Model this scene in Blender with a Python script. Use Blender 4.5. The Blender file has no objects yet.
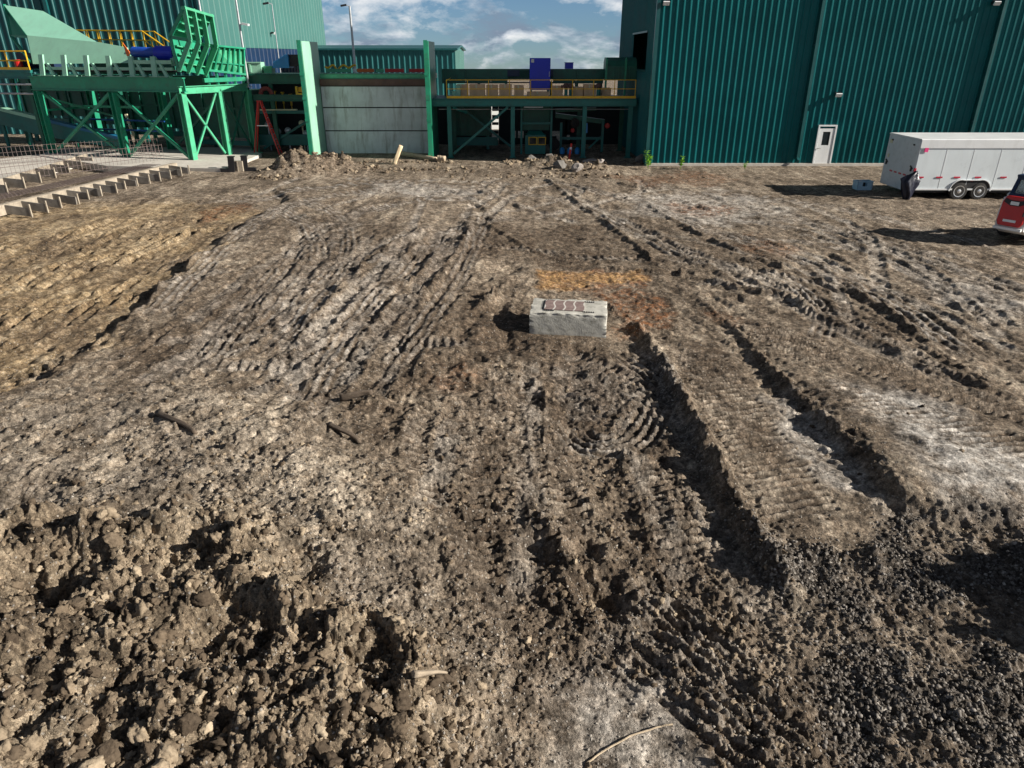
import bpy, math, random
import numpy as np
from math import radians, sin, cos, tan, atan, pi, floor
from mathutils import Vector, Matrix

rnd = random.Random(11)
scene = bpy.context.scene
C = scene.collection

# ------------------------------------------------------------------ camera model
CAM_H = 6.0
FPX = 700.0
PITCH = atan((384 - 55) / FPX)
SUN_EL = radians(26.0)
SUN_AZ = radians(-13.0)          # measured from +X towards +Y


def ray(px, py):
    a = (px - 512) / FPX
    b = (384 - py) / FPX
    return Vector((a, cos(PITCH) + b * sin(PITCH), -sin(PITCH) + b * cos(PITCH)))


def G(px, py, z=0.0):
    """ground point (height z) seen at a pixel of the photograph"""
    d = ray(px, py)
    t = (z - CAM_H) / d.z
    return Vector((d.x * t, d.y * t, z))


def at(px, py, Y):
    """point of the vertical plane y = Y seen at a pixel"""
    d = ray(px, py)
    t = Y / d.y
    return Vector((d.x * t, Y, CAM_H + d.z * t))


cam_data = bpy.data.cameras.new('camera')
cam = bpy.data.objects.new('camera', cam_data)
C.objects.link(cam)
cam.location = (0, 0, CAM_H)
cam.rotation_euler = (pi / 2 - PITCH, 0, 0)
cam_data.sensor_fit = 'HORIZONTAL'
cam_data.sensor_width = 36.0
cam_data.lens = 36.0 * FPX / 1024.0
cam_data.clip_start = 0.1
cam_data.clip_end = 5000
scene.camera = cam

scene.view_settings.view_transform = 'Standard'
scene.view_settings.look = 'None'
scene.view_settings.exposure = EXPOSURE = 0.80
scene.view_settings.gamma = 1.0
scene.view_settings.use_curve_mapping = False

# ------------------------------------------------------------------ sun and sky
sd = bpy.data.lights.new('sun', 'SUN')
sd.energy = 5.0
sd.angle = radians(0.5)
sd.color = (1.0, 0.93, 0.825)
sun = bpy.data.objects.new('sun', sd)
C.objects.link(sun)
sdir = Vector((cos(SUN_AZ) * cos(SUN_EL), sin(SUN_AZ) * cos(SUN_EL), sin(SUN_EL)))
sun.rotation_euler = sdir.to_track_quat('Z', 'Y').to_euler()

world = bpy.data.worlds.new('World')
scene.world = world
world.use_nodes = True
wt = world.node_tree
wt.nodes.clear()


class NT:
    """small helper to wire node trees"""

    def __init__(self, tree):
        self.t = tree

    def n(self, typ, **kw):
        nd = self.t.nodes.new(typ)
        for k, v in kw.items():
            if k.startswith('i_'):
                key = k[2:]
                key = int(key) if key.isdigit() else key.replace('_', ' ')
                nd.inputs[key].default_value = v
            else:
                setattr(nd, k, v)
        return nd

    def l(self, a, b):
        self.t.links.new(a, b)

    def math(self, op, a, b=None, clamp=False):
        m = self.n('ShaderNodeMath', operation=op, use_clamp=clamp)
        for i, v in enumerate((a, b)):
            if v is None:
                continue
            if isinstance(v, (int, float)):
                m.inputs[i].default_value = v
            else:
                self.l(v, m.inputs[i])
        return m.outputs[0]

    def ramp(self, fac, stops, interp='LINEAR'):
        r = self.n('ShaderNodeValToRGB')
        cr = r.color_ramp
        cr.interpolation = interp
        while len(cr.elements) < len(stops):
            cr.elements.new(0.5)
        for e, (p, c) in zip(cr.elements, stops):
            e.position = p
            e.color = (c[0], c[1], c[2], 1) if not isinstance(c, (int, float)) else (c, c, c, 1)
        self.l(fac, r.inputs[0])
        return r.outputs[0]

    def mix(self, fac, a, b, blend='MIX'):
        m = self.n('ShaderNodeMix', data_type='RGBA', blend_type=blend)
        if isinstance(fac, (int, float)):
            m.inputs[0].default_value = fac
        else:
            self.l(fac, m.inputs[0])
        for i, v in ((6, a), (7, b)):
            if isinstance(v, (tuple, list)):
                m.inputs[i].default_value = (v[0], v[1], v[2], 1)
            else:
                self.l(v, m.inputs[i])
        return m.outputs[2]

    def noise(self, vec, scale, detail=4, rough=0.55, dist=0.0):
        k = self.n('ShaderNodeTexNoise')
        k.inputs['Scale'].default_value = scale
        k.inputs['Detail'].default_value = detail
        k.inputs['Roughness'].default_value = rough
        k.inputs['Distortion'].default_value = dist
        if vec is not None:
            self.l(vec, k.inputs['Vector'])
        return k.outputs[0]

    def mapping(self, vec, scale=(1, 1, 1), rot=(0, 0, 0), loc=(0, 0, 0)):
        m = self.n('ShaderNodeMapping')
        m.inputs['Scale'].default_value = scale
        m.inputs['Rotation'].default_value = rot
        m.inputs['Location'].default_value = loc
        self.l(vec, m.inputs['Vector'])
        return m.outputs[0]


w = NT(wt)
sky = w.n('ShaderNodeTexSky', sky_type='NISHITA', sun_disc=False, sun_elevation=SUN_EL,
          sun_rotation=pi / 2 - SUN_AZ, altitude=50, air_density=1.1, dust_density=0.3, ozone_density=2.0)
geo = w.n('ShaderNodeTexCoord')
lift = w.n('ShaderNodeVectorMath', operation='ADD')
lift.inputs[1].default_value = (0, 0, 0.045)     # the country falls away behind the site: the sky starts lower
w.l(geo.outputs['Generated'], lift.inputs[0])
nrmz = w.n('ShaderNodeVectorMath', operation='NORMALIZE')
w.l(lift.outputs[0], nrmz.inputs[0])
w.l(nrmz.outputs[0], sky.inputs[0])
sep = w.n('ShaderNodeSeparateXYZ')
w.l(nrmz.outputs[0], sep.inputs[0])
# clouds lie on a high flat layer: direction divided by its elevation
elev = w.math('MAXIMUM', sep.outputs[2], 0.0)
den = w.math('ADD', elev, 0.36)
cx = w.math('DIVIDE', sep.outputs[0], den)
cy = w.math('DIVIDE', sep.outputs[1], den)
cmb = w.n('ShaderNodeCombineXYZ')
w.l(cx, cmb.inputs[0])
w.l(cy, cmb.inputs[1])
cm = w.mapping(cmb.outputs[0], scale=(1.0, 1.0, 1.0), loc=(3.7, 1.3, 0.0))
n1 = w.noise(cm, 4.2, 9, 0.60, 0.15)
n2 = w.noise(w.mapping(cm, loc=(9.1, 4.0, 2.0)), 1.6, 3, 0.5)
cov = w.math('ADD', w.math('MULTIPLY', n1, 0.75), w.math('MULTIPLY', n2, 0.35))
cfac = w.ramp(cov, [(0.475, 0.0), (0.54, 0.55), (0.62, 0.95)])
shade = w.ramp(w.noise(w.mapping(cm, loc=(0.03, 0.06, 0.0)), 4.2, 9, 0.60, 0.15),
               [(0.42, (11.0, 11.0, 11.0)), (0.49, (7.0, 7.6, 8.4)), (0.58, (2.6, 3.3, 4.4))])
skyc = w.mix(1.0, sky.outputs[0], (0.56, 0.75, 1.04), 'MULTIPLY')
col = w.mix(cfac, skyc, shade)
# the clear dome deepens quickly above the haze near the skyline
deep = w.ramp(elev, [(0.10, 1.0), (0.30, 0.55), (0.60, 0.34)])
col = w.mix(1.0, col, deep, 'MULTIPLY')
bg = w.n('ShaderNodeBackground')
bg.inputs['Strength'].default_value = 0.05
w.l(col, bg.inputs['Color'])
wo = w.n('ShaderNodeOutputWorld')
w.l(bg.outputs[0], wo.inputs['Surface'])


# ------------------------------------------------------------------ materials
def new_mat(name):
    m = bpy.data.materials.new(name)
    m.use_nodes = True
    t = m.node_tree
    b = t.nodes['Principled BSDF']
    return m, NT(t), b


def painted(name, colour, rough=0.5, metal=0.0, var=0.18, scale=1.5, dirt=None, dirt_amt=0.35, bump=0.0, spec=0.5, streak=False):
    """worn paint / plain coat: colour varies softly, dirt in irregular patches"""
    m, k, b = new_mat(name)
    tc = k.n('ShaderNodeTexCoord')
    v = tc.outputs['Object']
    n = k.noise(v, scale, 5, 0.6)
    lo = tuple(c * (1 - var) for c in colour)
    hi = tuple(min(1, c * (1 + var)) for c in colour)
    c = k.ramp(n, [(0.3, lo), (0.7, hi)])
    if dirt:
        sc = (1, 1, 0.18) if streak else (1, 1, 1)
        dn = k.noise(k.mapping(v, scale=sc), scale * 3.1, 6, 0.68, 0.4)
        df = k.ramp(dn, [(0.50, 0.0), (0.72, dirt_amt)])
        c = k.mix(df, c, dirt)
    k.l(c, b.inputs['Base Color'])
    rn = k.math('ADD', k.math('MULTIPLY', n, 0.25), rough - 0.12)
    k.l(rn, b.inputs['Roughness'])
    b.inputs['Metallic'].default_value = metal
    b.inputs['Specular IOR Level'].default_value = spec
    if bump:
        bn = k.n('ShaderNodeBump')
        bn.inputs['Strength'].default_value = bump
        bn.inputs['Distance'].default_value = 0.02
        k.l(k.noise(v, scale * 14, 5, 0.6), bn.inputs['Height'])
        k.l(bn.outputs[0], b.inputs['Normal'])
    return m


# ------------------------------------------------------------------ object helpers
WORLD_AT = {}


def thing(name, label, cat, loc=(0, 0, 0), group=None):
    o = bpy.data.objects.new(name, None)
    o.empty_display_size = 0.3
    C.objects.link(o)
    o.location = loc
    WORLD_AT[o] = Vector(loc)
    o['label'] = label
    o['category'] = cat
    if group:
        o['group'] = group
    return o


def tag(o, label, cat, group=None):
    o['label'] = label
    o['category'] = cat
    if group:
        o['group'] = group
    return o


def copy_tree(o, parent=None):
    c = o.copy()
    C.objects.link(c)
    if parent is not None:
        c.parent = parent
    for ch in list(o.children):
        copy_tree(ch, c)
    return c


class MB:
    """collects shapes, given in world coordinates, for ONE mesh object"""

    def __init__(self):
        self.v = []
        self.f = []
        self.mi = []
        self.cur = 0

    def add(self, vs, fs):
        o = len(self.v)
        self.v += [Vector(p) for p in vs]
        for q in fs:
            self.f.append([o + i for i in q])
            self.mi.append(self.cur)
        return self

    def box(self, c, s, R=None):
        x, y, z = s[0] / 2, s[1] / 2, s[2] / 2
        vs = [Vector((a * x, b * y, d * z)) for d in (-1, 1) for b in (-1, 1) for a in (-1, 1)]
        if R is not None:
            vs = [R @ p for p in vs]
        c = Vector(c)
        return self.add([c + p for p in vs], [(0, 2, 3, 1), (4, 5, 7, 6), (0, 1, 5, 4), (2, 6, 7, 3), (0, 4, 6, 2), (1, 3, 7, 5)])

    def bar(self, p, q, w, h, up=(0, 0, 1)):
        p = Vector(p)
        q = Vector(q)
        d = (q - p)
        L = d.length
        d.normalize()
        up = Vector(up)
        if abs(d.dot(up)) > 0.98:
            up = Vector((0, 1, 0))
        s = d.cross(up).normalized()
        t = s.cross(d).normalized()
        R = Matrix((s, d, t)).transposed()
        return self.box((p + q) / 2, (w, L, h), R)

    def ibeam(self, p, q, w, h, tk=0.02, up=(0, 0, 1)):
        """I section: two flanges and a web"""
        p = Vector(p)
        q = Vector(q)
        d = (q - p).normalized()
        up = Vector(up)
        if abs(d.dot(up)) > 0.98:
            up = Vector((0, 1, 0))
        s = d.cross(up).normalized()
        t = s.cross(d).normalized()
        self.bar(p + t * (h / 2 - tk / 2), q + t * (h / 2 - tk / 2), w, tk, up)
        self.bar(p - t * (h / 2 - tk / 2), q - t * (h / 2 - tk / 2), w, tk, up)
        self.bar(p, q, tk, h - 2 * tk - 0.002, up)
        return self

    def tube(self, p, q, r, r2=None, n=10, cap=True):
        p = Vector(p)
        q = Vector(q)
        r2 = r if r2 is None else r2
        d = (q - p).normalized()
        a = Vector((0, 0, 1)) if abs(d.z) < 0.9 else Vector((1, 0, 0))
        s = d.cross(a).normalized()
        t = s.cross(d)
        vs = []
        for c, rr in ((p, r), (q, r2)):
            for i in range(n):
                an = 2 * pi * i / n
                vs.append(c + s * cos(an) * rr + t * sin(an) * rr)
        fs = [(i, (i + 1) % n, n + (i + 1) % n, n + i) for i in range(n)]
        if cap:
            fs += [tuple(range(n))[::-1], tuple(range(n, 2 * n))]
        return self.add(vs, fs)

    def path(self, pts, r, n=6):
        for a, b in zip(pts[:-1], pts[1:]):
            self.tube(a, b, r, n=n)
        return self

    def prism(self, poly, vec):
        """a planar polygon given thickness along vec"""
        poly = [Vector(p) for p in poly]
        vec = Vector(vec)
        n = len(poly)
        vs = poly + [p + vec for p in poly]
        fs = [tuple(range(n)), tuple(range(n, 2 * n))[::-1]]
        fs += [(i, n + i, n + (i + 1) % n, (i + 1) % n) for i in range(n)]
        return self.add(vs, fs)

    def lathe(self, c, axis, prof, n=24):
        """prof: (radius, offset along axis) pairs"""
        c = Vector(c)
        d = Vector(axis).normalized()
        a = Vector((0, 0, 1)) if abs(d.z) < 0.9 else Vector((1, 0, 0))
        s = d.cross(a).normalized()
        t = s.cross(d)
        vs = []
        for r, o in prof:
            for i in range(n):
                an = 2 * pi * i / n
                vs.append(c + d * o + s * cos(an) * r + t * sin(an) * r)
        fs = []
        for k in range(len(prof) - 1):
            for i in range(n):
                fs.append((k * n + i, k * n + (i + 1) % n, (k + 1) * n + (i + 1) % n, (k + 1) * n + i))
        fs.append(tuple(range(n))[::-1])
        fs.append(tuple(range((len(prof) - 1) * n, len(prof) * n)))
        return self.add(vs, fs)

    def build(self, name, mat, parent=None, label=None, smooth=False, bevel=0.0, fixn=True):
        if parent is not None and parent.type == 'EMPTY':
            base = WORLD_AT[parent]
        elif parent is not None:
            base = WORLD_AT[parent]
        else:
            xs = [p.x for p in self.v]
            ys = [p.y for p in self.v]
            zs = [p.z for p in self.v]
            base = Vector(((min(xs) + max(xs)) / 2, (min(ys) + max(ys)) / 2, min(zs)))
        me = bpy.data.meshes.new(name)
        me.from_pydata([p - base for p in self.v], [], self.f)
        mats = mat if isinstance(mat, (list, tuple)) else [mat]
        for m_ in mats:
            me.materials.append(m_)
        if len(mats) > 1:
            me.polygons.foreach_set('material_index', self.mi)
        if smooth:
            me.polygons.foreach_set('use_smooth', [True] * len(me.polygons))
        if fixn:
            import bmesh
            bm = bmesh.new()
            bm.from_mesh(me)
            bmesh.ops.recalc_face_normals(bm, faces=bm.faces)
            bm.to_mesh(me)
            bm.free()
        me.update()
        o = bpy.data.objects.new(name, me)
        C.objects.link(o)
        WORLD_AT[o] = base
        if parent is not None:
            o.parent = parent
        else:
            o.location = base
        if label:
            o['label'] = label
        if bevel:
            bv = o.modifiers.new('bevel', 'BEVEL')
            bv.width = bevel
            bv.segments = 2
            bv.limit_method = 'ANGLE'
        return o

# ================================================================== GROUND
def _h(ix, iy, seed):
    h = (ix.astype(np.int64) * 374761393 + iy.astype(np.int64) * 668265263 + seed * 1274126177) & 0xFFFFFFFF
    h = ((h ^ (h >> 13)) * 1274126177) & 0xFFFFFFFF
    h = ((h ^ (h >> 16)) * 2246822519) & 0xFFFFFFFF
    h = h ^ (h >> 15)
    return h.astype(np.float64) / 4294967296.0


def perlin(x, y, seed=0):
    ix = np.floor(x)
    iy = np.floor(y)
    fx = x - ix
    fy = y - iy
    ix = ix.astype(np.int64)
    iy = iy.astype(np.int64)
    u = fx * fx * fx * (fx * (fx * 6 - 15) + 10)
    v = fy * fy * fy * (fy * (fy * 6 - 15) + 10)

    def g(dx, dy):
        a = _h(ix + dx, iy + dy, seed) * 2 * np.pi
        return np.cos(a) * (fx - dx) + np.sin(a) * (fy - dy)
    n00, n10, n01, n11 = g(0, 0), g(1, 0), g(0, 1), g(1, 1)
    return ((n00 * (1 - u) + n10 * u) * (1 - v) + (n01 * (1 - u) + n11 * u) * v) * 1.45


def sstep(a, b, x):
    t = np.clip((x - a) / (b - a), 0, 1)
    return t * t * (3 - 2 * t)


def worley(x, y, seed):
    """nearest feature distance, second distance, id of the nearest"""
    ix = np.floor(x).astype(np.int64)
    iy = np.floor(y).astype(np.int64)
    f1 = np.full(x.shape, 9.0)
    f2 = np.full(x.shape, 9.0)
    cid = np.zeros(x.shape)
    for dx in (-1, 0, 1):
        for dy in (-1, 0, 1):
            jx = ix + dx
            jy = iy + dy
            px = jx + 0.1 + 0.8 * _h(jx, jy, seed)
            py = jy + 0.1 + 0.8 * _h(jx, jy, seed + 7)
            d = np.hypot(px - x, py - y)
            idv = _h(jx, jy, seed + 13)
            near = d < f1
            f2 = np.where(near, f1, np.minimum(f2, d))
            cid = np.where(near, idv, cid)
            f1 = np.where(near, d, f1)
    return f1, f2, cid


def worley2(x, y, seed):
    ix = np.floor(x).astype(np.int64)
    iy = np.floor(y).astype(np.int64)
    f1 = np.full(x.shape, 9.0)
    f2 = np.full(x.shape, 9.0)
    cid = np.zeros(x.shape)
    ox = np.zeros(x.shape)
    oy = np.zeros(x.shape)
    for dx in (-1, 0, 1):
        for dy in (-1, 0, 1):
            jx = ix + dx
            jy = iy + dy
            qx = jx + 0.1 + 0.8 * _h(jx, jy, seed) - x
            qy = jy + 0.1 + 0.8 * _h(jx, jy, seed + 7) - y
            d = np.hypot(qx, qy)
            near = d < f1
            f2 = np.where(near, f1, np.minimum(f2, d))
            cid = np.where(near, _h(jx, jy, seed + 13), cid)
            ox = np.where(near, qx, ox)
            oy = np.where(near, qy, oy)
            f1 = np.where(near, d, f1)
    return f1, f2, cid, ox, oy


# polar sheet round the camera's foot: fine where the photograph looks, coarse out to the horizon
py_rows = np.arange(835.0, 131.0, -0.8)
ang = np.arctan((py_rows - 384) / FPX) + PITCH
r_mid = CAM_H / np.tan(ang)
r_near = np.array([0.4, 1.0, 1.8, 2.6, 3.2])
r_near = r_near[r_near < r_mid[0] - 0.1]
r_far = r_mid[-1] * np.power(1.16, np.arange(1, 20))
R_ = np.concatenate([r_near, r_mid, r_far])
az_in = np.radians(np.arange(-51.0, 51.001, 0.1))
az_out = np.radians(np.concatenate([np.arange(-180.0, -51.5, 4.0), np.arange(51.5, 80.0, 0.5), np.arange(83.0, 179.0, 4.0)]))
AZ = np.sort(np.concatenate([az_in, az_out]))
NR, NA = len(R_), len(AZ)
RR, AA = np.meshgrid(R_, AZ, indexing='ij')
X = (RR * np.sin(AA)).ravel()
Y = (RR * np.cos(AA)).ravel()
dR = np.gradient(R_)
DR = np.repeat(dR, NA)
DC = RR.ravel() * 0.00175
SP = np.sqrt(DR * DC)             # mean spacing of the mesh
RV = RR.ravel()


def lod(lam):
    return sstep(0.9, 2.2, lam / SP)


def fbm(x, y, lam, octv, seed, gain=0.5, ax=1.0):
    out = np.zeros_like(x)
    a = 1.0
    for i in range(octv):
        wgt = lod(lam)
        out += a * wgt * perlin(x / lam + 17.3 * i, y / lam / ax - 9.1 * i, seed + i * 31)
        a *= gain
        lam *= 0.5
    return out


def gp(pts, z=0.0):
    return np.array([[G(a, b, z).x, G(a, b, z).y] for a, b in pts])


def poly_sd(poly, x, y):
    """signed distance to a polygon, negative inside"""
    P = np.asarray(poly)
    d = np.full(x.shape, 1e9)
    ins = np.zeros(x.shape, bool)
    n = len(P)
    for i in range(n):
        a, b = P[i], P[(i + 1) % n]
        ex, ey = b - a
        wx, wy = x - a[0], y - a[1]
        t = np.clip((wx * ex + wy * ey) / (ex * ex + ey * ey), 0, 1)
        d = np.minimum(d, np.hypot(wx - ex * t, wy - ey * t))
        c = ((a[1] <= y) & (b[1] > y)) | ((b[1] <= y) & (a[1] > y))
        with np.errstate(divide='ignore', invalid='ignore'):
            xi = a[0] + (y - a[1]) / (b[1] - a[1] + 1e-12) * (b[0] - a[0])
        ins ^= c & (x < xi)
    return np.where(ins, -d, d)


wob = 0.5 * fbm(X, Y, 2.2, 5, 5)          # edge wobble shared by the masks


def mask(pts, soft, wb=0.6, z=0.0):
    return sstep(soft, -soft, poly_sd(gp(pts, z), X, Y) + wob * wb)


ochre = mask([(-260, 490), (0, 402), (60, 372), (128, 322), (165, 290), (192, 262), (240, 232), (258, 214), (200, 200), (60, 205), (-300, 240)], 0.9, 2.0)
plateau = 1 - mask([(-500, 560), (-60, 440), (0, 408), (60, 378), (128, 326), (165, 294), (196, 264), (250, 228), (285, 200), (240, 150), (-500, 150)], 0.22, 0.5)
pile = mask([(-500, 620), (-60, 545), (40, 530), (130, 545), (230, 560), (330, 600), (400, 650), (440, 720), (460, 800), (470, 900), (-500, 900)], 0.40, 1.0, z=0.35)
apron = mask([(-500, 470), (0, 420), (180, 405), (330, 440), (420, 560), (470, 640), (500, 800), (480, 900), (-500, 900)], 1.0, 0.8)
gravel = mask([(668, 355), (700, 430), (742, 520), (800, 548), (860, 560), (905, 512), (1100, 532), (1500, 700), (1300, 900), (880, 900), (800, 690), (760, 610), (722, 530), (672, 430), (645, 360)], 0.22, 0.5)
gravel_low0 = gravel_low = mask([(800, 560), (905, 515), (1100, 535), (1500, 700), (1300, 900), (880, 900), (800, 690), (765, 600)], 0.35, 0.5)
gpat = sstep(-0.25, 0.25, fbm(X, Y, 1.1, 3, 33) + 0.05)
gravel_low = gravel_low * (0.20 + 0.70 * gpat)
gravel = gravel * (0.25 + 0.70 * gpat)
smoothp = mask([(548, 715), (590, 690), (650, 690), (690, 715), (720, 790), (540, 800)], 0.18, 0.5)
apr2 = apron * (1 - pile)
rough_r = mask([(640, 640), (760, 600), (800, 700), (870, 800), (640, 800)], 0.5, 0.9)
lane = mask([(690, 330), (712, 332), (880, 520), (865, 548), (795, 546), (700, 400)], 0.12, 0.25)
lane_c = mask([(740, 310), (790, 300), (1030, 420), (1100, 520), (905, 510)], 0.25, 0.4)
rust = np.maximum.reduce([
    mask([(604, 296), (636, 287), (668, 296), (672, 326), (645, 342), (608, 336)], 0.25, 1.0),
    0.85 * mask([(536, 272), (600, 270), (650, 276), (650, 289), (540, 290)], 0.15, 0.7),
    0.75 * mask([(672, 205), (720, 203), (745, 208), (715, 215), (680, 213)], 0.3, 1.5),
    0.7 * mask([(200, 212), (250, 203), (256, 208), (205, 220)], 0.3, 1.5),
    0.5 * mask([(705, 305), (735, 316), (735, 326), (715, 322)], 0.2, 1.0),
    0.5 * mask([(440, 370), (490, 375), (505, 395), (450, 392)], 0.25, 1.5),
    0.6 * mask([(600, 177), (720, 172), (760, 180), (640, 185)], 0.4, 2.5),
    0.55 * mask([(752, 235), (800, 250), (790, 262), (748, 248)], 0.3, 1.5)])
sandy = mask([(534, 271), (640, 273), (650, 279), (600, 283), (560, 291), (536, 290)], 0.14, 0.7)
rough_r = rough_r * (1 - smoothp)
pale = np.maximum.reduce([
    0.38 * smoothp,
    0.6 * mask([(745, 392), (795, 395), (862, 470), (874, 505), (820, 480)], 0.25, 1.2),
    0.95 * mask([(850, 395), (950, 415), (1030, 490), (940, 512), (880, 455)], 0.5, 1.6),
    0.8 * mask([(640, 395), (700, 410), (725, 470), (680, 440)], 0.3, 1.6),
    0.5 * mask([(560, 370), (640, 360), (660, 385), (600, 400)], 0.3, 1.5),
    0.6 * mask([(620, 195), (760, 190), (790, 215), (700, 230), (640, 215)], 0.8, 3),
    0.6 * mask([(380, 185), (480, 192), (470, 202), (360, 200)], 0.6, 2),
    0.20 * apr2,
    0.5 * mask([(930, 280), (1040, 290), (1040, 320), (960, 310)], 0.5, 2),
    0.6 * mask([(560, 690), (680, 660), (700, 780), (560, 780)], 0.4, 0.8)])
damp_and_shade = np.maximum.reduce([
    0.9 * mask([(500, 318), (545, 330), (600, 345), (640, 350), (690, 470), (640, 470), (560, 400), (500, 372), (430, 380), (430, 368)], 0.35, 1.5),
    0.8 * mask([(700, 345), (765, 430), (800, 520), (760, 480), (700, 400)], 0.25, 1.3),
    0.6 * mask([(470, 470), (560, 480), (620, 620), (520, 600)], 0.5, 1.8),
    0.7 * mask([(60, 420), (130, 408), (110, 428), (60, 432)], 0.3, 0.9),  # shadow strip at the mound edge, painted into the soil colour
    0.7 * mask([(215, 395), (300, 390), (280, 412), (225, 410)], 0.3, 0.9),  # second shadow strip of the mound, also painted as darker soil
    0.7 * mask([(330, 215), (400, 240), (360, 275), (300, 300), (280, 270)], 0.8, 2.0),
    0.6 * mask([(760, 330), (860, 350), (960, 400), (900, 395), (800, 365)], 0.5, 1.6),
    0.7 * mask([(60, 218), (100, 215), (96, 224), (60, 226)], 0.3, 1.2),
    0.9 * mask([(470, 225), (600, 222), (650, 262), (560, 268), (470, 264)], 0.6, 2.0),
    0.75 * mask([(400, 250), (470, 240), (500, 300), (500, 380), (430, 400), (380, 330)], 0.8, 2.4),
    0.6 * mask([(170, 300), (290, 260), (330, 300), (250, 360), (150, 370)], 0.9, 2.6),
    0.7 * mask([(760, 270), (830, 290), (900, 330), (1000, 390), (960, 400), (840, 340)], 0.5, 1.8),
    0.6 * mask([(640, 215), (760, 240), (800, 262), (700, 262), (640, 250)], 0.6, 2.2),
    0.6 * mask([(840, 330), (900, 350), (1030, 420), (1030, 440), (900, 390)], 0.4, 1.4),
    0.6 * mask([(600, 500), (700, 540), (760, 640), (700, 700), (600, 620)], 0.5, 1.8),
    0.7 * mask([(300, 395), (380, 400), (420, 450), (340, 470)], 0.5, 1.8)])

# ---------------------------------------------------------------- height field
# slow undulation
Z = 0.10 * fbm(X, Y, 9.0, 2, 1) * sstep(60, 30, RV) + 0.035 * fbm(X, Y, 2.6, 2, 2)
near_fade = sstep(46, 36, RV)
# drag streaks: fans of fine scrapes left by the blade, running towards the yard
def streak(ang_deg, seed, lam, ln, amp):
    a = radians(ang_deg)
    uu = X * sin(a) + Y * cos(a)
    vv = X * cos(a) - Y * sin(a)
    vv = vv + 0.35 * perlin(uu / 4.0, vv / 4.0, seed + 3) + 0.10 * perlin(uu / 1.1, vv / 1.1, seed + 4)
    return amp * (perlin(uu / ln, vv / lam, seed) + 0.6 * perlin(uu / ln * 2.1, vv / lam * 2.3, seed + 1) * lod(lam / 2.3))
left_w = sstep(4, -3, X) * sstep(6, 10, RV)
right_w = sstep(-1, 5, X)
Z += near_fade * left_w * streak(24, 40, 0.45, 5.0, 0.040)
Z += near_fade * left_w * streak(8, 44, 0.30, 3.0, 0.022)
Z += near_fade * right_w * (1 - gravel_low) * streak(-22, 48, 0.45, 6.0, 0.034)
Z += near_fade * right_w * (1 - gravel_low) * streak(-62, 52, 0.4, 5.0, 0.016)
# broken soil of every size
calm = (1 - 0.55 * np.maximum(lane, lane_c) - 0.35 * ochre) * (1 - 0.55 * smoothp)
Z += calm * (0.034 * fbm(X, Y, 0.9, 2, 9) + 0.034 * fbm(X, Y, 0.33, 2, 10) + 0.027 * fbm(X, Y, 0.12, 3, 11, 0.66))
Z += ochre * (streak(3, 56, 0.45, 4.0, 0.045) + streak(-40, 58, 0.35, 3.0, 0.025))
mid = sstep(9, 13, RV) * sstep(44, 34, RV)
Z += mid * (0.012 * fbm(X, Y, 1.3, 3, 13) + 0.018 * fbm(X, Y, 0.35, 2, 14))
# passes of the dozer: each strip is cut a step lower than its neighbour on the right
tB = sstep(17.5, 8.0, Y)
sdB = poly_sd(gp([(700, 300), (728, 322), (790, 390), (850, 455), (905, 514), (960, 522), (1030, 526), (1160, 534), (1500, 560), (1500, 330), (1000, 290)]), X, Y) + 0.25 * wob
Z += 0.23 * sstep(0.16, -0.12, sdB) * tB * sstep(7.3, 9.0, Y) * sstep(13, 6, X)
sdA = poly_sd(gp([(615, 322), (652, 352), (686, 420), (722, 500), (764, 570), (800, 640), (700, 660), (560, 470), (560, 340)]), X, Y) + 0.25 * wob
Z -= 0.09 * sstep(0.12, -0.35, sdA) * sstep(-1.6, -0.2, np.maximum(sdA, -1.6)) * sstep(17, 14.5, Y)
# plateau of fill in front of the ochre cut
Z += 0.30 * plateau * sstep(42, 30, RV) * sstep(2, -4, X) - 0.06 * ochre


def clods(lam, seed, h, dens):
    f1, f2, cid = worley(X / lam + 0.15 * perlin(X / lam * 2, Y / lam * 2, seed + 2), Y / lam + 0.15 * perlin(X / lam * 2 + 5, Y / lam * 2, seed + 3), seed)
    on = (cid < dens)
    size = 0.35 + 0.65 * _h((cid * 1e6).astype(np.int64), (cid * 7e5).astype(np.int64), 3)
    dome = np.clip(1 - (f1 / (0.66 * (0.5 + 0.5 * size))) ** 2, 0, 1) ** 0.8
    return h * dome * size * on * lod(lam * 0.8)


def chunks(lam, seed, h, dens, sel=None):
    """broken angular clods: tilted facets parted by cracks"""
    out = np.zeros_like(Z)
    q = np.where(sel > 0.01)[0] if sel is not None else np.arange(len(Z))
    x, y = X[q], Y[q]
    wx = 0.22 * perlin(x / lam * 1.7, y / lam * 1.7, seed + 2) + 0.10 * perlin(x / lam * 4, y / lam * 4, seed + 4)
    wy = 0.22 * perlin(x / lam * 1.7 + 5, y / lam * 1.7, seed + 3) + 0.10 * perlin(x / lam * 4 + 7, y / lam * 4, seed + 5)
    f1, f2, cid, ox, oy = worley2(x / lam + wx, y / lam + wy, seed)
    r1 = (cid * 977.0) % 1.0
    r2 = (cid * 1511.0) % 1.0
    r3 = (cid * 3571.0) % 1.0
    plate = sstep(0.0, 0.45, f2 - f1)
    a = r1 * 2 * np.pi
    tilt = (ox * np.cos(a) + oy * np.sin(a)) * (0.3 + 0.8 * r2)
    out[q] = h * plate * (0.30 + 0.75 * r3 + tilt) * ((cid * 131.0) % 1.0 < dens)
    return out * lod(lam * 0.8)


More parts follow.
